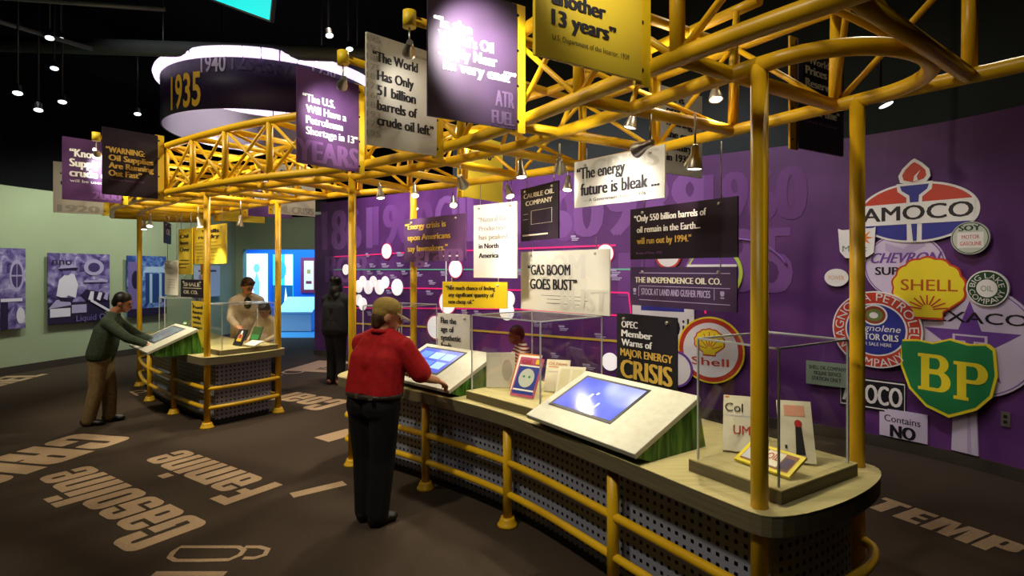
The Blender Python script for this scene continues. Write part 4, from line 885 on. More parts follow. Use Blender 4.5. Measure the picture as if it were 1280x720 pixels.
slabB(L, a0-.01, b0+.03, w_*1.0, h, YE, GR); slabB(L, L.F.px(1193, 465)[0], b0-.005, w_*1.02, h, YE, GR, True)
# signs further along, behind the hung signs
L = Logo(829, 392, .01, 'gas_station_sign', 'white sign with a blue bar, mostly hidden by the black warning sign'); a, b, ra, rb = L.ext(791, 868, 377, 445)
L.base(rect(a-ra, b-rb, a+ra, b+rb), WH).lay(rect(a-ra*.7, b+rb*.65, a+ra*.7, b+rb*.82), BL).txt('Oil', a+ra*.1, b-rb*.3, rb*.75, ra*.75, BK, bold=.01)
L = Logo(895, 345, .01, 'gas_station_sign', 'round sign with lime green rim and white band, behind the stock certificate sign'); a, b, ra, rb = L.ext(856, 931, 306, 376); ra = rb
L.base(ell(a, b, ra, rb, 44), mat('sign_lime', 'b9d048', .45)).lay(ell(a, b, ra*.88, rb*.88, 44), PV).lay(rect(a-ra*.95, b-rb*.28, a+ra*.8, b+rb*.3), WH).txt('OIL', a-ra*.1, b-rb*.15, rb*.25, ra*.4, GR)
L = Logo(836, 332, .012, 'gas_station_sign', 'round white sign with red rim, hidden behind the dark plum sign'); a, b, ra, rb = L.ext(812, 860, 302, 336); ra = rb
L.base(ell(a, b, ra, rb, 40), RE).lay(ell(a, b, ra*.85, rb*.85, 40), WH)
L = Logo(889, 437, .03, 'gas_station_sign', 'round white sign with red ring and a yellow scallop over small red letters'); a, b, ra, rb = L.ext(848, 931, 396, 479); ra = rb
L.base(ell(a, b, ra, rb, 56), YE).lay(ell(a, b, ra*.95, rb*.95, 56), RE).lay(ell(a, b, ra*.82, rb*.82, 56), WH)
L.lay(shell(a-ra*.02, b+rb*.24, ra*.48, rb*.42), RE).lay(shell(a-ra*.02, b+rb*.24, ra*.44, rb*.38), YE)
for k in range(7):
    th = math.radians(180*(.5+k)/7); x0, y0 = a-ra*.02, b+rb*.02; nx, ny = -math.sin(th)*.005, math.cos(th)*.005; c, s_ = math.cos(th), math.sin(th)
    L.lay([(x0+.08*ra*c-nx, y0+.1*rb*s_-ny), (x0+.38*ra*c-nx, y0+.52*rb*s_-ny), (x0+.38*ra*c+nx, y0+.52*rb*s_+ny), (x0+.08*ra*c+nx, y0+.1*rb*s_+ny)], RE, 'rib_line', .0002)
L.txt('Shell', a-ra*.55, b-rb*.46, rb*.24, ra*1.1, RE, bold=.02)
L = Logo(852, 458, .045, 'gas_station_sign', 'white disc with violet rim peeping out below the red ringed scallop sign'); a, b, ra, rb = L.ext(826, 862, 438, 484); ra = rb
L.base(ell(a, b, ra, rb, 40), PV).lay(ell(a, b, ra*.88, rb*.88, 40), WH)
L = Logo(1033, 467, .05, 'wall_plaque', 'pale green plaque with three lines of black capitals, seen through the near case', 'plaque'); a, b, ra, rb = L.ext(1008, 1060, 453, 482)
L.base(rect(a-ra, b-rb, a+ra, b+rb), mat('plaque_green', '8fa08a', .5)).txt('SHELL OIL COMPANY', a-ra*.85, b+rb*.35, rb*.34, ra*1.8, BK, bold=.03).txt('MOLINE SERVICE', a-ra*.6, b-rb*.12, rb*.34, ra*1.3, BK, bold=.03).txt('STATION ONLY', a-ra*.7, b-rb*.6, rb*.34, ra*1.4, BK, bold=.03)
L = Logo(1258, 524, .0, 'wall_outlet', 'small steel outlet plate low on the purple wall', 'outlet'); a, b, ra, rb = L.ext(1252, 1264, 515, 533)
L.base(rect(a-ra, b-rb, a+ra, b+rb), STEEL).lay(rect(a-ra*.4, b+rb*.15, a+ra*.4, b+rb*.6), BK).lay(rect(a-ra*.4, b-rb*.6, a+ra*.4, b-rb*.15), BK)

# ------------------------------------------------------------------ photo murals on the green wall
VIO = [mat('photo_violet_'+n, c, .5) for n, c in (('dark', '241a3c'), ('deep', '43346a'), ('mid', '7062a0'), ('light', 'a79dc6'), ('white', 'd8d2e4'))]
PHOTO = ramp_mat('violet_photo', [(.30, '2a1f45'), (.45, '5a4a88'), (.58, '8d82b6'), (.70, 'c4bcd8')], 5, 6, rough=.5, dist=1.0)
PHOTB = ramp_mat('blue_photo', [(.30, '1d2a5a'), (.45, '3c5aa8'), (.58, '6d90cc'), (.70, 'b4cbe6')], 6, 6, rough=.5, dist=1.0)
def gwall_hit(x):
    k = (x-640)/F_PX
    for a, b in zip(gl, gl[1:]):
        fa, fb = a.x-k*a.y, b.x-k*b.y
        if fa*fb <= 0: t = fa/(fa-fb); return a.lerp(b, t), (b-a).normalized()
    return gl[0], (gl[1]-gl[0]).normalized()
def poster(x0, x1, yt, yb, label, face, shapes):
    xm = (x0+x1)/2; q, t = gwall_hit(xm); F = Frame((q.x, q.y, 0), t); F.o += F.n*.085
    a0, a1 = F.px(x0, 337)[0], F.px(x1, 337)[0]; b1, b0 = F.px(xm, yt)[1], F.px(xm, yb)[1]
    e = empty('photo_mural', label, 'photo panel', F.P((a0+a1)/2, b0), 0, 'photo panels on the green wall')
    m = MB(); F.plate(m, rect(a0, b0, a1, b1), -.022, 0); m.build('panel', face, e)
    m = MB(); 
    for p in (.25, .75): m.box(F.P(a0+(a1-a0)*p, (b0+b1)/2, -.036), (.06, .028, .06), math.atan2(F.u.y, F.u.x))
    m.build('wall_bracket', DSTEEL, e)
    for k, (pts, mt) in enumerate(shapes):
        m = MB(); F.flat(m, [(a0+(a1-a0)*x, b0+(b1-b0)*y) for x, y in pts], .001+.0012*k); m.build('photo_shape', mt, e, recalc=False)
    return F, a0, a1, b0, b1, e
D, P_, M_, L_, W_ = VIO
F, a0, a1, b0, b1, e = poster(60, 137, 317, 403, 'violet photo panel of a worker in a hat bent over machinery', PHOTO,
    [(R4(0, .0, 1, .30), D), (R4(.03, .10, .34, .22), W_), (R4(.36, .14, .6, .26), L_), ([(.0, .22), (.35, .26), (.32, .36), (.12, .34)], L_), ([(.12, .40), (.16, .62), (.28, .72), (.40, .70), (.46, .55), (.42, .36), (.30, .40), (.24, .36)], W_), ([(.14, .38), (.40, .36), (.36, .30), (.18, .32)], D), (ell(.28, .745, .07, .06), M_), ([(.14, .78), (.46, .80), (.38, .83), (.36, .89), (.20, .88), (.18, .81)], L_), ([(.14, .78), (.46, .80), (.44, .76), (.2, .75)], D),
     (ell(.72, .8, .17, .12), L_), (ell(.72, .8, .10, .07), P_), ([(.5, .40), (.58, .48), (.98, .40), (.98, .30), (.6, .30)], D), ([(.62, .33), (.66, .45), (.72, .44), (.70, .30)], W_), ([(.76, .33), (.80, .43), (.86, .42), (.82, .30)], W_), ([(.88, .33), (.92, .43), (.97, .42), (.95, .30)], L_), ([(.65, .30), (.98, .12), (1.0, .15), (.67, .33)], W_), (R4(.55, .58, .95, .61), L_)])
m = MB(); F.text(m, 'nno', a0+.05*(a1-a0), b0+.84*(b1-b0), .10*(b1-b0), .3*(a1-a0), .022); m.build('lettering', D, e, recalc=False)
m = MB(); F.text(m, 'Liquid Oil', a0+.42*(a1-a0), b0+.02*(b1-b0), .09*(b1-b0), .55*(a1-a0), .022); m.build('lettering', M_, e, recalc=False)
poster(-14, 32, 310, 412, 'violet photo panel with a large wheel, cut by the picture edge', PHOTO,
    [(ell(.75, .66, .20, .20), L_), (ell(.75, .66, .15, .15), P_), (R4(.74, .48, .76, .84), L_), (R4(.57, .65, .93, .67), L_), (R4(.3, .34, .9, .38), W_), (R4(.3, .0, .5, .34), D), (ell(.85, .16, .12, .10), W_), ([(.0, .3), (.2, .6), (.3, .55), (.1, .2)], M_)])
poster(159, 208, 320, 394, 'blue and violet photo panel partly behind the far yellow pole', PHOTB,
    [(R4(.45, .2, .95, .7), mat('photo_blue_deep', '24427f', .5)), ([(.38, .72), (1.0, .72), (.9, .82), (.48, .82)], mat('photo_blue_light', 'a9c6e6', .5)), (R4(.55, .2, .62, .7), mat('photo_blue_light', 'a9c6e6', .5)), (R4(.8, .2, .87, .7), mat('photo_blue_light', 'a9c6e6', .5)), (R4(.02, .1, .35, .9), M_), (ell(.2, .6, .1, .15), D), (R4(.0, .0, 1, .12), D)])
poster(243, 275, 332, 371, 'pale blue panel on the green wall behind the small dark hanging sign', mat('pale_blue_panel', 'c4d4e6', .5), [(R4(.15, .8, .85, .86), P_), (R4(.15, .3, .5, .7), L_)])

# ------------------------------------------------------------------ blue gallery beyond the doorway
def glow_panel(x0, x1, yt, yb, Y, label, mt, shapes=(), frame=None):
    a, b = at(x0, yb, Y), at(x1, yt, Y); F = Frame(a, (1, 0, 0)); w, h = b.x-a.x, b.z-a.z
    e = empty('gallery_lightbox', label, 'illuminated panel', (a+Vector((w/2, 0, 0))), 0, 'lit panels in the blue gallery')
    m = MB(); F.plate(m, rect(0, 0, w, h), -.04, 0); m.build('lit_face', mt, e)
    if frame:
        m = MB(); F.plate(m, rect(-.1, -.1, w+.1, h+.1), -.06, -.01); m.build('panel_frame', frame, e)
    for k, (pts, mm) in enumerate(shapes):
        m = MB(); F.flat(m, [(x*w, y*h) for x, y in pts], .004+.002*k); m.build('panel_picture', mm, e, recalc=False)
GW = mat('lit_white', 'e6f4ff', .5, emit=1.0); GC = mat('lit_cyan', '3ad0d8', .5, emit=.75); GDK = mat('lit_teal', '1d6a94', .5, emit=.2); GRD = mat('gallery_red', '9a2a4a', .5, emit=.12); GCR = mat('lit_cream', 'ead9c0', .5, emit=.6)
glow_panel(308, 334, 317, 408, 17.46, 'tall white lit panel in the blue gallery, next to the door edge', GW, [([(.4, .3), (.6, .3), (.65, .6), (.5, .75), (.35, .6)], mat('lit_pale_cyan', '9adbe6', .5, emit=.5)), (ell(.5, .8, .15, .06), mat('lit_pale_cyan', '9adbe6', .5, emit=.5))])
glow_panel(341, 366, 318, 388, 17.46, 'cyan lit picture panel in the middle of the blue gallery', GC, [(R4(.6, .0, 1, 1), GW), (R4(.0, .0, 1, .45), GDK), (ell(.45, .72, .22, .16), mat('lit_teal_light', '46b4c8', .5, emit=.4)), ([(.2, .05), (.3, .4), (.4, .05)], GW), ([(.55, .05), (.65, .42), (.8, .05)], GW)])
glow_panel(380, 392, 326, 362, 17.44, 'cream lit panel in a red frame at the gallery side', GCR, [(R4(.2, .2, .8, .3), GRD), (R4(.3, .55, .7, .7), mat('lit_tan', 'c89a5a', .5, emit=.3))], frame=GRD)
e = empty('gallery_plinth', 'white display plinth with slanted top in the blue gallery', 'display plinth', (-6.15, 16.0, 0))
m = MB(); m.box((-6.1, 16.1, .26), (.9, .7, .5)); m.build('plinth_body', mat('gallery_white', 'd6e8f4', .5), e, bevel=.01)
m = MB(); m.prism([(-6.6, 15.7, .52), (-5.6, 15.7, .52), (-5.6, 16.5, .52), (-6.6, 16.5, .52)], [(-6.6, 15.7, .56), (-5.6, 15.7, .56), (-5.6, 16.5, .95), (-6.6, 16.5, .95)]); m.build('slanted_top', mat('gallery_white', 'd6e8f4', .5), e)
m = MB(); m.box((-7.6, 17.2, .3), (2.6, .5, .6)); tag(m.build('gallery_bench', mat('gallery_blue_base', '2a6fb0', .5)), 'blue plinth along the foot of the gallery panels', 'display plinth')
e = empty('wall_speaker', 'dark wall box with a pale lower edge above the doorway corner', 'speaker', at(398, 262, 11.4))
q = at(398, 262, 11.4); m = MB(); m.box(q+Vector((0, .12, .06)), (.34, .3, .22)); m.build('housing', BLK, e)
m = MB(); m.box(q+Vector((0, .1, -.075)), (.30, .26, .05)); m.build('grille', mat('pale_grille', 'b8bdb8', .5, emit=.1), e)
m = MB(); m.tube([q+Vector((0, .27, .1)), q+Vector((0, 3.0, .1))], .03, 8); m.build('wall_arm', BLK, e)
# ------------------------------------------------------------------ people
SKIN = ramp_mat('skin', [(.3, 'b98062'), (.7, 'c78d6d')], 12, 2, rough=.5)
SKIN2 = ramp_mat('skin_tan', [(.3, '9c664a'), (.7, 'aa7354')], 12, 2, rough=.5)
HAIRD = ramp_mat('black_hair', [(.3, '0c0a0b'), (.7, '1d1817')], 40, 3, (1, 1, .2), rough=.45)
HAIRB = ramp_mat('brown_hair', [(.3, '3a2619'), (.7, '5b3d28')], 40, 3, (1, 1, .2), rough=.5)
EYE = mat('eye_dark', '1b120e', .3); LIP = mat('lips', '9a5a4c', .5)
def fuse(mb, voxel, smooth=4):
    me = bpy.data.meshes.new('t'); bmesh.ops.recalc_face_normals(mb.bm, faces=mb.bm.faces); mb.bm.to_mesh(me); mb.bm.free()
    o = bpy.data.objects.new('t', me); COL.objects.link(o)
    r = o.modifiers.new('r', 'REMESH'); r.mode = 'VOXEL'; r.voxel_size = voxel; r.use_smooth_shade = True
    if smooth:
        q = o.modifiers.new('s', 'SMOOTH'); q.iterations = smooth; q.factor = .5
    # evaluate in a small scene of its own so that the rest is not re-evaluated
    tmp = bpy.data.scenes.new('t'); tmp.collection.objects.link(o); COL.objects.unlink(o)
    vl = tmp.view_layers[0]; vl.update(); dg = vl.depsgraph; dg.update()
    out = bpy.data.meshes.new_from_object(o.evaluated_get(dg)); bpy.data.scenes.remove(tmp); bpy.data.objects.remove(o)
    return out
V = Vector
def hand(mb, wrist, d, nrm, side, curl=.35, sc=1.0, spread=.12):
    """palm, four unequal bent fingers, thumb from the side; d: direction of the fingers, nrm: back of the hand"""
    d, nrm = V(d).normalized(), V(nrm); nrm = (nrm-d*nrm.dot(d)).normalized(); sd = d.cross(nrm)*side      # sd: toward the thumb
    w = V(wrist); pm = w+d*.05*sc
    M = Matrix((sd, d, nrm)).transposed().to_4x4()
    mb.ball(w+d*.045*sc, (.041*sc, .052*sc, .016*sc), M)
    for i, (o, L) in enumerate(((.029, .072), (.010, .080), (-.010, .075), (-.028, .058))):
        a = w+d*.083*sc+sd*o*sc; dirn = (d+sd*(o*spread*20)*.2).normalized(); r = .0092*sc; p = a
        for k, f in enumerate((.46, .32, .24)):
            ang = curl*(k+.6); q = p+(dirn*math.cos(ang)-nrm*math.sin(ang))*L*f*sc; mb.cone(p, r*(1-.1*k), q, r*(.92-.1*k), 8); p = q
    a = w+d*.03*sc+sd*.034*sc; b = a+(sd*.75+d*.65-nrm*.15).normalized()*.036*sc; c = b+(d*.9+sd*.3-nrm*.3).normalized()*.03*sc
    mb.cone(w+d*.015*sc+sd*.015*sc, .014*sc, a, .013*sc, 8); mb.cone(a, .012*sc, b, .0105*sc, 8); mb.cone(b, .0105*sc, c, .0085*sc, 8)
def person(name, label, loc, fwd, J, cl, h=1.0, voxel=.011, skin=SKIN, hair=None, group=None):
    """J: joints in metres, x to the person's right, y forward, z up. cl: colours and cut of the clothes"""
    f = V((fwd[0], fwd[1], 0)).normalized(); e = empty('person', label, 'person', (loc[0], loc[1], 0), math.atan2(-f.x, f.y), group)
    j = {k: V(v)*h for k, v in J.items() if not isinstance(v, dict)}; g = cl.get('girth', 1.0)*h; s_ = h
    b = MB()
    # head: skull, jaw, nose, ears, brow; turned by head_dir
    hd = V(J.get('head_dir', (0, 1, 0))).normalized(); up = V(J.get('head_up', (0, 0, 1))); rt = hd.cross(up).normalized(); up = rt.cross(hd)
    M = Matrix((rt, hd, up)).transposed().to_4x4(); H = j['head']; hs = s_*cl.get('head', 1.0)
    q = lambda x, y, z: H+(rt*x+hd*y+up*z)*hs
    b.ball(q(0, -.01, .02), (.076*hs, .095*hs, .098*hs), M); b.ball(q(0, .025, -.045), (.058*hs, .062*hs, .066*hs), M); b.ball(q(0, .055, -.088), (.03*hs, .026*hs, .022*hs), M)
    b.cone(q(0, .083, .0), .011*hs, q(0, .103, -.034), .0155*hs, 10); b.ball(q(0, .082, -.066), (.024*hs, .012*hs, .010*hs), M); b.ball(q(0, .076, .022), (.05*hs, .016*hs, .012*hs), M)
    for x in (-1, 1): b.ball(q(.077*x, -.008, -.012), (.010*hs, .02*hs, .032*hs), M)
    b.cone(q(0, -.02, -.05), .054*hs, j['neck'], .056*g, 12)
    # trunk inside the clothes, limbs
    b.cone(j['neck'], .05*g, j['chest'], .09*g); b.cone(j['chest'], .09*g, j['pelvis'], .09*g)
    for sd in 'LR':
        b.cone(j['neck'], .045*g, j['sho'+sd], .05*g); b.cone(j['sho'+sd], .048*g, j['elb'+sd], .038*s_); b.cone(j['elb'+sd], .038*s_, j['wri'+sd], .026*s_)
        k = J.get('hand'+sd, {}); hand(b, j['wri'+sd], k.get('d', (j['wri'+sd]-j['elb'+sd])), k.get('n', (0, .2, 1)), (1 if sd == 'L' else -1)*k.get('flip', 1), k.get('curl', .35), s_)
        b.cone(j['pelvis'], .09*g, j['hip'+sd], .08*g); b.cone(j['hip'+sd], .075*g, j['kne'+sd], .052*s_); b.cone(j['kne'+sd], .05*s_, j['ank'+sd], .034*s_)
    o = link_mesh('body', fuse(b, voxel), skin, e, True)
    for x in (-1, 1):
        m = MB(); m.ball(q(.03*x, .083, .0), (.011*hs, .006*hs, .006*hs), M, 10, 6); m.build('eye', EYE, e, True)
        m = MB(); m.ball(q(.031*x, .09, .022), (.018*hs, .006*hs, .004*hs), M, 10, 6); m.build('eyebrow', hair[0] if hair else HAIRB, e, True)
    m = MB(); m.ball(q(0, .092, -.066), (.02*hs, .006*hs, .006*hs), M, 10, 6); m.build('lips', LIP, e, True)
    # shirt
    t = MB(); wd = .085*g; rr = cl.get('belly', .125)*g
    rx = (j['shoR']-j['shoL']).normalized()
    lo = j['pelvis'].lerp(j['chest'], cl.get('hem', 0))
    for x in (-1, 1):
        t.cone(j['chest']+rx*wd*x, .118*g, lo+rx*wd*x, rr); t.cone(j['chest'].lerp(j['neck'], .55)+rx*wd*.9*x, .085*g, j['chest']+rx*wd*x, .12*g)
    t.cone(j['neck']-V((0, 0, .01)), .068*g, j['chest'], .12*g); t.cone(j['chest'].lerp(lo, .5)+hdir(J)*.02*g, rr*1.02, lo+hdir(J)*.02*g, rr*1.0)
    for sd in 'LR':
        sl = cl.get('sleeve', 1.0)
        t.cone(j['neck'].lerp(j['sho'+sd], .3), .07*g, j['sho'+sd], .07*g)
        if sl <= .5: t.cone(j['sho'+sd], .072*g, j['sho'+sd].lerp(j['elb'+sd], sl*2), .07*g)
        else: t.cone(j['sho'+sd], .070*g, j['elb'+sd], .053*g); t.cone(j['elb'+sd], .053*g, j['elb'+sd].lerp(j['wri'+sd], (sl-.5)*2), .042*g)
    me = fuse(t, voxel, 6)
    if 'cut' in cl:      # the hem of a tucked-in shirt
        x = bmesh.new(); x.from_mesh(me); bmesh.ops.bisect_plane(x, geom=x.verts[:]+x.edges[:]+x.faces[:], plane_co=(0, 0, cl['cut']*h), plane_no=(0, 0, -1), clear_outer=True); x.to_mesh(me); x.free()
    link_mesh(cl.get('top_name', 'shirt'), me, cl['top'], e, True)
    if cl.get('collar'):
        m = MB(); nk = j['neck']+V((0, 0, .02)); ring = [nk+rx*.066*g*math.cos(a)+V((0, 1, 0))*.066*g*math.sin(a)+V((0, 0, -.012*math.sin(a))) for a in [2*PI*k/20 for k in range(20)]]
        m.tube(ring, .014*g, 8, closed=True); m.build('collar', cl['collar'], e, True)
    # trousers
    t = MB(); pr = cl.get('hips', .125)*g
    for x in (-1, 1): t.cone(j['pelvis']+rx*.07*g*x+V((0, 0, .03*g)), pr*.92, j['pelvis']+rx*.07*g*x-V((0, 0, .04*g)), pr)
    for sd in 'LR':
        t.cone(j['pelvis'].lerp(j['hip'+sd], .9)-V((0, 0, .02)), pr*.88, j['hip'+sd]-V((0, 0, .06)), .098*g); t.cone(j['hip'+sd]-V((0, 0, .06)), .098*g, j['kne'+sd], .072*g*cl.get('leg', 1)); t.cone(j['kne'+sd], .072*g*cl.get('leg', 1), j['ank'+sd]-V((0, 0, .02*h)), .062*g*cl.get('leg', 1))
    link_mesh('trousers', fuse(t, voxel, 5), cl['legs'], e, True)
    for sd in 'LR':
        a = j['ank'+sd]; fd = V(J.get('foot'+sd, (0, 1, 0))).normalized(); t = MB(); M2 = Matrix((V((fd.y, -fd.x, 0)), fd, V((0, 0, 1)))).transposed().to_4x4(); g0 = V((a.x, a.y, 0))
        t.ball(g0+fd*.045*s_+V((0, 0, .036*s_)), (.045*s_, .105*s_, .036*s_), M2); t.ball(g0-fd*.025*s_+V((0, 0, .048*s_)), (.042*s_, .055*s_, .048*s_), M2); t.ball(g0+fd*.10*s_+V((0, 0, .032*s_)), (.047*s_, .06*s_, .032*s_), M2)
        t.cone(g0+V((0, 0, .05*s_)), .042*s_, a+V((0, 0, .02*s_)), .042*s_)
        link_mesh('shoe', fuse(t, voxel*.9, 2), cl['shoe'], e, True)
    if cl.get('belt'):
        m = MB(); c = j['pelvis'].lerp(j['chest'], .14); ring = [c+rx*(.0+.196*g)*math.cos(a)+V((0, 1, 0))*.127*g*math.sin(a)+V((0, 0, .0)) for a in [2*PI*k/28 for k in range(28)]]
        m.tube(ring, .018*g, 8, closed=True); m.build('belt', cl['belt'], e, True)
    if hair:
        t = MB()
        for (x, y, z, r) in hair[1]: t.ball(q(x, y, z), (r*hs if not isinstance(r, tuple) else r[0]*hs, r*hs if not isinstance(r, tuple) else r[1]*hs, r*hs if not isinstance(r, tuple) else r[2]*hs), M)
        link_mesh('hair', fuse(t, voxel*.9, 3), hair[0], e, True)
    return e, j, q, M, hs
def hdir(J): return V((0, 1, 0))
SHORT = [(0, -.02, .045, (.086, .098, .088)), (0, -.06, -.0, (.074, .06, .08)), (.07, -.02, .03, (.018, .05, .04)), (-.07, -.02, .03, (.018, .05, .04))]
# ---- the man in the red polo shirt, leaning on the console
MAN = dict(head=(.05, .03, 1.425), neck=(.03, -.0, 1.295), chest=(.01, -.03, 1.11), pelvis=(0, -.06, .86), shoL=(-.185, .02, 1.215), shoR=(.205, .015, 1.215), elbR=(.315, .10, 1.01), wriR=(.265, .31, .945), elbL=(-.27, .2, 1.02), wriL=(-.2, .40, .97),
           hipL=(-.10, -.06, .83), hipR=(.10, -.06, .83), kneL=(-.095, -.04, .45), kneR=(.075, -.05, .45), ankL=(-.075, -.06, .09), ankR=(.06, -.08, .09), head_dir=(.75, .8, -.22), handR=dict(n=(.2, .3, 1), curl=.5, d=(.0, 1, -.45)), handL=dict(n=(0, .3, 1), curl=.4, d=(.1, 1, -.35)), footR=(.25, 1, 0), footL=(-.1, 1, 0))
RPOLO = ramp_mat('red_polo_cloth', [(.3, '9c1016'), (.7, 'b3161c')], 30, 2, rough=.8)
BPANT = ramp_mat('black_trouser_cloth', [(.3, '0d0c0e'), (.7, '141316')], 30, 2, rough=.85)
fm = (.50, .866)
e, j, q, M, hs = person('person', 'person in red polo shirt, tan cap and black trousers leaning on a console', (-.93, 3.93), fm, MAN,
    dict(top=RPOLO, legs=BPANT, shoe=mat('black_shoe', '0b0a0a', .5), sleeve=.42, girth=1.08, belly=.125, collar=RPOLO, belt=mat('dark_belt', '2a211b', .5), leg=1.12, hem=.1, cut=.91), voxel=.0085, hair=(HAIRB, [(0, -.05, -.02, (.080, .064, .075)), (0, -.055, -.06, (.066, .05, .05))]))
TAN = ramp_mat('tan_cap_cloth', [(.3, '97803f'), (.7, 'a68d4e')], 40, 2, rough=.85)
t = MB(); t.ball(q(0, -.015, .055), (.088*hs, .103*hs, .078*hs), M); t.ball(q(0, -.04, .02), (.085*hs, .075*hs, .06*hs), M); o = link_mesh('cap', fuse(t, .008, 4), TAN, e, True)
m = MB(); n = 14; lo, hi = [], []
for k in range(n+1):
    a = PI*k/n; lo.append(q(.085*math.cos(a), .055+.105*math.sin(a)**.8, .045-.055*math.sin(a)-.02*math.cos(a)**2)); hi.append(lo[-1]+V((0, 0, .012)))
m.prism(lo, hi); br = m.build('cap_brim', mat('cap_brim_cloth', 'c9b48a', .8), o, True)
m = MB(); b0 = j['pelvis']+V((.10, -.16, .05))
for x in (-.02, .1): m.box(V((.02+x, -.215, .905)), (.028, .012, .03))
m.build('belt_clip', STEEL, e, True)
# ---- the boy leaning on the far console
BOY = dict(head=(-.0, .21, 1.37), neck=(0, .11, 1.23), chest=(0, .06, 1.04), pelvis=(0, 0, .80), shoL=(-.15, .10, 1.15), shoR=(.15, .10, 1.15), elbR=(.18, .30, .98), wriR=(.15, .47, .90), elbL=(-.18, .30, .98), wriL=(-.14, .47, .91),
           hipL=(-.08, -.01, .77), hipR=(.08, -.01, .77), kneL=(-.09, .05, .42), kneR=(.08, -.02, .43), ankL=(-.09, .05, .08), ankR=(.08, -.10, .08), head_dir=(.0, 1, -.32), handR=dict(n=(0, .2, 1), d=(.05, 1, -.3), curl=.25), handL=dict(n=(0, .2, 1), d=(.0, 1, -.3), curl=.25))
HOOD = ramp_mat('dark_green_fleece', [(.3, '2f3a2c'), (.7, '3b4838')], 30, 2, rough=.9)
person('person', 'person in dark green jacket and khaki trousers leaning on the console of the shorter counter', (-4.67, 6.37), (.93, .32), BOY,
    dict(top=HOOD, top_name='jacket', legs=ramp_mat('khaki_cloth', [(.3, '7b6544'), (.7, '8d7550')], 30, 2, rough=.9), shoe=mat('black_shoe', '0b0a0a', .5), sleeve=.96, girth=1.0, head=.95, hips=.12, leg=1.1, collar=HOOD), voxel=.010, skin=SKIN2, hair=(HAIRD, SHORT))
# ---- the woman in beige behind the shorter counter
WOM = dict(head=(0, .10, 1.51), neck=(0, .03, 1.38), chest=(0, .0, 1.17), pelvis=(0, -.02, .88), shoL=(-.165, .02, 1.30), shoR=(.165, .02, 1.30), elbR=(.22, .10, 1.06), wriR=(.16, .30, .98), elbL=(-.22, .10, 1.06), wriL=(-.16, .30, .98),
           hipL=(-.09, -.02, .86), hipR=(.09, -.02, .86), kneL=(-.09, .0, .47), kneR=(.09, .0, .47), ankL=(-.09, -.02, .09), ankR=(.09, -.02, .09), head_dir=(-.35, 1, -.5), handR=dict(n=(0, .2, 1)), handL=dict(n=(0, .2, 1)))
BEI = ramp_mat('beige_knit', [(.3, 'bba88e'), (.7, 'cfbfa6')], 40, 2, rough=.9)
e, j, q, M, hs = person('person', 'person in beige cardigan and glasses with short brown hair, looking down behind the shorter counter', (-3.80, 8.02), (.55, -.83), WOM,
    dict(top=BEI, top_name='cardigan', legs=BPANT, shoe=mat('black_shoe', '0b0a0a', .5), sleeve=.95, hem=-.3), voxel=.012, hair=(HAIRB, SHORT+[(0, .05, .085, (.07, .04, .03))]))
m = MB()
for x in (-.03, .03): m.tube([q(x+.02*math.cos(a), .102, .0+.016*math.sin(a)) for a in [2*PI*k/14 for k in range(14)]], .003, 6, closed=True)
m.build('spectacles', BLK, e, True)
m = MB(); m.ball((0, .075, 1.27), (.055, .06, .10)); m.build('dark_blouse', BLK, e, True)
# ---- the child beside her
KID = dict(MAN); KID = dict(head=(0, .12, 1.50), neck=(0, .03, 1.37), chest=(0, .0, 1.17), pelvis=(0, -.02, .88), shoL=(-.165, .02, 1.29), shoR=(.165, .02, 1.29), elbR=(.22, .12, 1.06), wriR=(.16, .32, 1.0), elbL=(-.22, .12, 1.06), wriL=(-.16, .32, 1.0),
           hipL=(-.09, -.02, .86), hipR=(.09, -.02, .86), kneL=(-.09, .0, .47), kneR=(.09, .0, .47), ankL=(-.09, -.02, .09), ankR=(.09, -.02, .09), head_dir=(-.1, 1, -.55), handR=dict(n=(0, .2, 1)), handL=dict(n=(0, .2, 1)))
person('person', 'smaller person with black hair bending over the case beside the person in beige', (-3.33, 7.66), (-.2, -.98), KID,
    dict(top=ramp_mat('oatmeal_cloth', [(.3, 'a8947a'), (.7, 'bda98e')], 40, 2, rough=.9), legs=BPANT, shoe=mat('dark_red_shoe', '5a1418', .5), sleeve=.9, head=1.12), h=.80, voxel=.011, skin=SKIN2, hair=(HAIRD, SHORT+[(0, .05, .085, (.07, .05, .03)), (0, -.05, -.06, (.075, .05, .07))]))
# ---- the woman in black by the timeline, seen from behind
BKW = dict(head=(0, .03, 1.51), neck=(0, .0, 1.38), chest=(0, -.01, 1.17), pelvis=(0, -.02, .88), shoL=(-.18, .0, 1.29), shoR=(.18, .0, 1.29), elbR=(.23, .06, 1.04), wriR=(.12, .24, 1.05), elbL=(-.23, .06, 1.04), wriL=(-.12, .24, 1.05),
           hipL=(-.09, -.02, .86), hipR=(.09, -.02, .86), kneL=(-.08, .0, .47), kneR=(.09, .0, .47), ankL=(-.08, -.02, .09), ankR=(.09, -.02, .09), handR=dict(n=(0, .2, 1)), handL=dict(n=(0, .2, 1)))
LONG = SHORT+[(0, -.07, -.08, (.10, .07, .10)), (.05, -.075, -.17, (.075, .06, .09)), (-.05, -.075, -.17, (.075, .06, .09)), (0, -.085, -.24, (.10, .05, .08)), (.07, -.03, -.06, (.035, .06, .09)), (-.07, -.03, -.06, (.035, .06, .09)), (.04, -.05, .09, (.06, .07, .05)), (-.04, -.05, .09, (.06, .07, .05))]
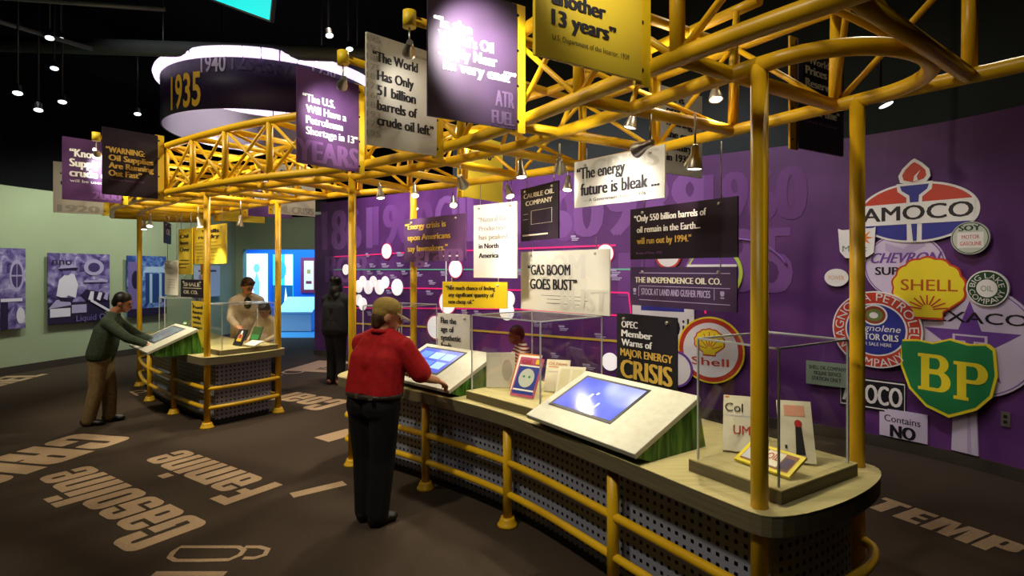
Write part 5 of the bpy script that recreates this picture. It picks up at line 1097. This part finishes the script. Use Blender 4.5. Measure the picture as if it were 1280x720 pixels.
person('person', 'person with long dark curly hair and black clothes, seen from behind by the timeline wall', (-2.69, 8.57), (.35, .94), BKW,
    dict(top=mat('black_knit', '0c0b0e', .9), legs=mat('black_denim', '0e0d10', .9), shoe=mat('tan_sandal', 'a8705a', .6), sleeve=.95, girth=1.08, hem=-.2, hips=.14), voxel=.012, hair=(HAIRD, LONG))
# ---- the small child in the striped shirt behind the long counter
stripe = mat('red_striped_cloth', '9a1f22', .8); n_, l_, b_ = nodes(stripe); tc = n_.new('ShaderNodeTexCoord'); wv = n_.new('ShaderNodeTexWave'); wv.bands_direction = 'Z'; wv.inputs['Scale'].default_value = 9; rp = n_.new('ShaderNodeValToRGB'); rp.color_ramp.elements[0].position = .45; rp.color_ramp.elements[1].position = .55; rp.color_ramp.elements[0].color = (*lin('8a1a1c'), 1); rp.color_ramp.elements[1].color = (*lin('d8cfc4'), 1)
l_.new(tc.outputs['Object'], wv.inputs[0]); l_.new(wv.outputs[1], rp.inputs[0]); l_.new(rp.outputs[0], b_.inputs['Base Color'])
KI2 = dict(KID); KI2['head_dir'] = (0, 1, -.15)
person('person', 'small person in a red and white striped shirt behind the wide display case', (.12, 6.0), (-.95, -.3), KI2,
    dict(top=stripe, legs=BPANT, shoe=mat('black_shoe', '0b0a0a', .5), sleeve=.35, head=1.2), h=.70, voxel=.012, skin=ramp_mat('skin_dark', [(.3, '6a432f'), (.7, '7a4f38')], 12, 2, rough=.5), hair=(HAIRD, SHORT))

# ------------------------------------------------------------------ beige words woven into the carpet
def rr(x0, y0, x1, y1, r=.3, ry=.14, corners=(1, 1, 1, 1)):
    out = []
    for (cx, cy, a0), on in zip(((x1-r, y1-ry, 0), (x0+r, y1-ry, 90), (x0+r, y0+ry, 180), (x1-r, y0+ry, 270)), corners):
        if on: out += [(cx+r*math.cos(math.radians(a0+15*k)), cy+ry*math.sin(math.radians(a0+15*k))) for k in range(7)]
        else: out.append(((x1 if a0 in (0, 270) else x0), (y1 if a0 in (0, 90) else y0)))
    return out
Q = rect
XH = .74
GL = {  # letter: (width, solid shapes, cut shapes) in units of the letter's own height
 'o': (1, [rr(0, 0, 1, XH)], [rr(.42, .14, .58, XH-.14, .08, .05)]), 'a': (1, [rr(0, 0, 1, XH, corners=(1, 1, 1, 0))], [rr(.42, .12, .58, .32, .08, .04), Q(0, .44, .45, .50), Q(.42, .44, .58, .62)]),
 's': (1, [rr(0, 0, 1, XH)], [Q(.42, .46, 1, .51), Q(.42, .46, .58, .62), Q(0, .24, .58, .29), Q(.42, .12, .58, .29)]), 'l': (.46, [Q(0, 0, .46, 1)], []), 'i': (.46, [Q(0, 0, .46, XH), Q(0, .82, .46, 1)], []),
 'n': (1, [rr(0, 0, 1, XH, corners=(1, 0, 0, 0))], [Q(.42, 0, .58, XH-.13)]), 'e': (1, [rr(0, 0, 1, XH)], [rr(.42, .43, .58, .62, .08, .04), Q(.42, .13, .58, .34), Q(.42, .28, 1, .34)]),
 'm': (1.7, [rr(0, 0, 1.7, XH, corners=(1, 0, 0, 0))], [Q(.44, 0, .58, XH-.13), Q(1.1, 0, 1.24, XH-.13)]),
 'G': (1.05, [rr(0, 0, 1.05, 1)], [rr(.44, .14, .60, .86, .08, .05), Q(.52, .56, 1.05, .64), Q(.60, .14, .66, .3)]), 'C': (1.05, [rr(0, 0, 1.05, 1)], [rr(.44, .14, .60, .86, .08, .05), Q(.52, .40, 1.05, .60)]),
 'F': (.9, [Q(0, 0, .46, 1), Q(0, .82, .9, 1), Q(0, .44, .8, .6)], []), 'R': (1.05, [rr(0, 0, 1.05, 1, corners=(1, 0, 0, 0))], [rr(.46, .58, .60, .86, .07, .05), Q(.46, 0, .60, .42), Q(.9, .43, 1.05, .47)]),
 'I': (.48, [Q(0, 0, .48, 1)], []), 'S': (1.05, [rr(0, 0, 1.05, 1)], [Q(.44, .62, 1.05, .68), Q(.44, .62, .60, .86), Q(0, .32, .60, .38), Q(.44, .14, .60, .38)]),
 'T': (1.1, [Q(.3, 0, .8, 1), Q(0, .8, 1.1, 1)], []), 'E': (.9, [Q(0, 0, .48, 1), Q(0, .8, .9, 1), Q(0, .42, .85, .58), Q(0, 0, .9, .2)], []), 'M': (1.6, [Q(0, 0, 1.6, 1)], [[(.42, 0), (.6, 0), (.48, .8)], [(1.0, 0), (1.18, 0), (1.12, .8)], [(.68, 1), (.92, 1), (.8, .5)]]),
 'P': (1.05, [rr(0, .38, 1.05, 1, corners=(1, 0, 0, 1)), Q(0, 0, .46, .5)], [rr(.46, .54, .60, .86, .07, .05)]), 'O': (1.05, [rr(0, 0, 1.05, 1)], [rr(.44, .14, .60, .86, .08, .05)]), 'L': (.85, [Q(0, 0, .46, 1), Q(0, 0, .85, .2)], []),
 'A': (1.15, [[(0, 0), (.46, 0), (.5, .2), (.65, .2), (.69, 0), (1.15, 0), (.85, 1), (.3, 1)]], [[(.52, .36), (.63, .36), (.575, .75)]]), 'B': (1.05, [rr(0, 0, 1.05, 1, corners=(1, 0, 0, 1))], [rr(.46, .58, .60, .86, .07, .05), rr(.46, .14, .60, .42, .07, .05)])}
def carpet_word(t, p, d, h, w):
    """heavy narrow capitals and lower case woven in a lighter yarn"""
    d = V((d[0], d[1], 0)).normalized(); F = Frame((p[0], p[1], 0), d, (-d.y, d.x, 0)); gap = .12
    tot = sum(GL[c][0] for c in t)+gap*(len(t)-1); k = w/tot; x = 0
    for c in t:
        gw, add, cut = GL[c]; m = MB()
        for i, q in enumerate(add): F.flat(m, [((x+a)*k, b*h) for a, b in q], .0022+.0003*i)
        o = m.build('carpet_letter', CARPL, floor, recalc=False)
        if cut:
            m = MB()
            for i, q in enumerate(cut): F.flat(m, [((x+a)*k, b*h) for a, b in q], .004+.0003*i)
            m.build('letter_counter', CARPET, o, recalc=False)
        x += gw+gap
def carpet_outline(t, p, d, h, w):
    d = V((d[0], d[1], 0)).normalized(); F = Frame((p[0], p[1], 0), d, (-d.y, d.x, 0)); m = MB(); F.text(m, t, 0, 0, h, w, .0025, bold=-.012); m.build('carpet_lettering', CARPL, floor, recalc=False)
carpet_word('Gasoline', (-2.08, 3.86), (-.83, .56), .50, 2.05)
carpet_word('Famine', (-1.86, 4.55), (-.83, .56), .48, 1.60)
carpet_word('CRISIS', (-4.64, 5.98), (-.20, -.98), .72, 2.2)
carpet_word('Coal', (-2.12, 7.45), (-.86, .50), .60, 1.1)
carpet_word('TEMP', (2.60, 4.16), (.46, -.89), .30, .86)
carpet_word('E', (-3.95, 9.7), (.9, -.2), 1.1, .85)
carpet_word('BARREL', (-7.55, 7.2), (-.1, 1), .55, 2.2)
carpet_word('I', (-1.74, 4.38), (.6, -.8), .42, .11)
carpet_word('I', (-1.62, 6.0), (-.8, .6), .4, .25)
carpet_outline('PREDICTION', (-5.2, 7.75), (.68, .72), .42, 2.9)
def carpet_stroke(px, wd, closed=False):
    pts = [floor_at(*p) for p in px]; m = MB(); n = len(pts); L, R = [], []
    for i, p in enumerate(pts):
        d = (pts[(i+1) % n]-pts[i-1]) if closed else (pts[min(i+1, n-1)]-pts[max(i-1, 0)]); d.normalize(); nn = V((-d.y, d.x, 0))*wd/2
        L.append(m.bm.verts.new(p+nn+V((0, 0, .0025)))); R.append(m.bm.verts.new(p-nn+V((0, 0, .0025))))
    for i in range(n if closed else n-1): k = (i+1) % n; m.bm.faces.new((R[i], R[k], L[k], L[i]))
    m.build('carpet_lettering', CARPL, floor, recalc=False)
carpet_stroke([(226, 684), (262, 684), (298, 684), (305, 688), (300, 694), (286, 700), (250, 701), (219, 701), (212, 697), (217, 690)], .035, True)
carpet_stroke([(306, 684), (324, 684), (335, 687), (331, 694), (318, 698), (304, 698)], .035)
carpet_stroke([(192, 717.5), (282, 717.5)], .05)

# ------------------------------------------------------------------ overhead: the lit drum, the screen, ducts and lamps
c0, R0, zb, zt = V((-4.47, 10.6, 0)), 1.86, 4.27, 5.10
e = empty('timeline_drum', 'hanging dark purple drum with a glowing white rim and year numerals', 'hanging drum', c0+V((0, 0, zb)))
m = MB(); N = 72
for (r, mtl) in ((R0, 0),):
    ring = lambda rr, z: [m.bm.verts.new((c0.x+rr*math.cos(2*PI*k/N), c0.y+rr*math.sin(2*PI*k/N), z)) for k in range(N)]
    A, B, C_, D_ = ring(R0, zb), ring(R0, zt), ring(R0-.02, zt), ring(R0-.02, zb)
    for (P_a, P_b) in ((A, B), (B, C_), (C_, D_), (D_, A)):
        for k in range(N): f = m.bm.faces.new((P_a[k], P_a[(k+1) % N], P_b[(k+1) % N], P_b[k])); f.smooth = True
m.build('drum_band', ramp_mat('drum_purple', [(.3, '1c1128'), (.7, '2c1a42')], 1.5, 2, rough=.5), e)
m = MB(); 
A, B = [], []
for k in range(N): 
    a = 2*PI*k/N; A.append(m.bm.verts.new((c0.x+(R0-.025)*math.cos(a), c0.y+(R0-.025)*math.sin(a), zb+.005))); B.append(m.bm.verts.new((c0.x+(R0-.025)*math.cos(a), c0.y+(R0-.025)*math.sin(a), zt)))
for k in range(N): f = m.bm.faces.new((A[k], A[(k+1) % N], B[(k+1) % N], B[k])); f.smooth = True
m.build('inner_lining', mat('drum_lining', 'c9bccb', .6), e)
RIMM = mat('glowing_rim', 'f3e6f6', .5, emit=1.3, ecol='f0dcf8'); ns = 44
for k in range(ns):
    a0_, a1_ = 2*PI*(k+.04)/ns, 2*PI*(k+.96)/ns; m = MB()
    m.tube([(c0.x+(R0+.03)*math.cos(a), c0.y+(R0+.03)*math.sin(a), zt+.05) for a in [a0_+(a1_-a0_)*i/4 for i in range(5)]], .085, 10); m.build('rim_light', RIMM, e)
def drum_text(t, px, py, h, mt, wpr=1.0, bold=.02):
    d = V(((px-640)/F_PX, 1, 0)); A_ = d.dot(d); B_ = -2*d.dot(c0); C2 = c0.dot(c0)-R0*R0; tt = (-B_-math.sqrt(max(0, B_*B_-4*A_*C2)))/(2*A_); p = d*tt; z = CAM_H+(HOR-py)*tt/F_PX
    th0 = math.atan2(p.y-c0.y, p.x-c0.x); v, f, tw = text2d(t, bold); sy = h/.72; m = MB()
    put(m.bm, v, f, lambda x, y: V((c0.x+(R0+.006)*math.cos(th0+x*sy*wpr/R0), c0.y+(R0+.006)*math.sin(th0+x*sy*wpr/R0), z+y*sy))); m.build('year_lettering', mt, e, recalc=False)
GRYL = mat('drum_grey_numeral', 'aaa0b8', .5); DKL = mat('drum_violet_numeral', '493a66', .5)
drum_text('1935', 214, 137, .54, mat('gold_numeral', 'e0b030', .5), .52); drum_text('1940', 251, 90, .27, GRYL, .62); drum_text('1234567', 289, 86, .27, DKL, .75); drum_text('1950', 390, 92, .27, GRYL, .62); drum_text('12', 432, 98, .27, DKL, .75); drum_text('1930', 193, 106, .2, DKL, .7)
for k in range(4):
    a = PI/4+k*PI/2; m = MB(); m.tube([(c0.x+R0*math.cos(a), c0.y+R0*math.sin(a), zt), (c0.x+R0*math.cos(a), c0.y+R0*math.sin(a), 6.58)], .008, 6); m.build('suspension_cable', STEEL, e)
spot((c0.x-.3, c0.y+.2, 4.95), (c0.x-1.8, c0.y+.6, 4.4), 60, 100, .8, (1, .96, .98), .1)
e = empty('projection_screen', 'tilted cyan screen hanging at the top edge above the drum', 'screen', at(300, 0, 6.5))
q = [at(200, -60, 6.5), at(262, 0, 6.5), at(337, 28, 6.2), at(345, -20, 6.2)]
a, b = at(262, 0, 6.6), at(338, 28, 6.2); F = Frame(b, b-a, (0, -.25, 1)); F.o = b
m = MB(); F.plate(m, rect(-1.25, 0, .0, .8), -.05, 0); m.build('screen_case', BLK, e)
m = MB(); F.flat(m, rect(-1.23, .02, -.015, .78), .003); m.build('screen_face', mat('cyan_glow', '12c0c6', .4, emit=.75, ecol='0cc4cc'), e, recalc=False)
for x in (-.2, -1.0):
    m = MB(); p = F.P(x, .78, -.03); m.tube([p, (p.x, p.y, 6.58)], .012, 8); m.build('hanger', BLK, e)
DUCT = mat('ceiling_grey', '565d60', .5, .2)
def pipe(p, q, r, label, name='ceiling_pipe', cat='pipe'):
    m = MB(); m.tube([p, q], r, 14); 
    o = m.build(name, DUCT); tag(o, label, cat, 'pipes and ducts under the black ceiling')
    m = MB(); c = V(p).lerp(V(q), .5); m.tube([c, (c.x, c.y, 6.59)], .01, 6); m.build('hanger', DUCT, o)
for i, (p, q, r, lb) in enumerate([((-8.5, 8.5, 5.2), (3.5, 9.6, 5.25), .12, 'long grey duct running above the drum'), ((-6, 11.0, 5.6), (5, 10.4, 5.7), .09, 'thin pipe far back under the black ceiling'), ((-.5, 6.4, 5.1), (4.2, 8.2, 5.0), .10, 'grey duct behind the yellow sign truss'),
                                   ((-2.2, 4.4, 5.2), (-.5, 8.6, 5.3), .035, 'slim pipe crossing above the grey quotation sign'), ((-7.2, 6.5, 5.0), (-4.4, 7.1, 5.05), .03, 'slim lighting rail above the green wall, nearer the drum'), ((-7.6, 5.2, 4.9), (-6.0, 8.0, 4.9), .03, 'slim lighting rail over the aisle by the green wall')]): pipe(p, q, r, lb)
def ceiling_lamp(p, d, label):
    p, d = V(p), V(d).normalized(); e = empty('ceiling_spotlight', label, 'ceiling lamp', p, 0, 'ceiling spotlights')
    M = Matrix.Translation(p) @ d.to_track_quat('Z', 'Y').to_matrix().to_4x4()
    m = MB(); m.lathe([(.03, -.12), (.04, -.11), (.042, -.03), (.06, .0), (.056, .0), (.04, -.02)], m=M); m.build('lamp_housing', BLK, e)
    m = MB(); m.lathe([(0, -.016), (.05, -.012), (.05, -.006), (0, -.004)], m=M); m.build('lamp_lens', CLENS, e)
    t = p-d*.12; m = MB(); m.tube([t, (t.x, t.y, 6.58)], .012, 6); m.build('lamp_stem', BLK, e)
for (x, y, Y, lb) in [(62, 48, 7.5, 'upper ceiling lamp of the cluster over the green wall'), (76, 50, 7.7, 'ceiling lamp just beside the upper one over the green wall'), (22, 117, 7.0, 'wide ceiling lamp lowest toward the picture edge'), (48, 138, 7.6, 'small ceiling lamp below the wide one'), (78, 128, 8.0, 'small ceiling lamp between the drum and the wide lamp'), (68, 86, 8.2, 'faint ceiling lamp in the middle of the cluster'), (278, 133, 10.0, 'ceiling lamp seen below the drum'), (172, 143, 9.5, 'ceiling lamp glinting above the dark warning sign'), (412, 45, 7.6, 'ceiling lamp between the drum and the grey quotation sign'), (437, 62, 8.2, 'ceiling lamp over the lilac YEARS sign'), (1108, 132, 4.4, 'tiny ceiling lamp in the dark beside the corner pole')]:
    ceiling_lamp(at(x, y, Y), (.25, -.3, -1), lb)
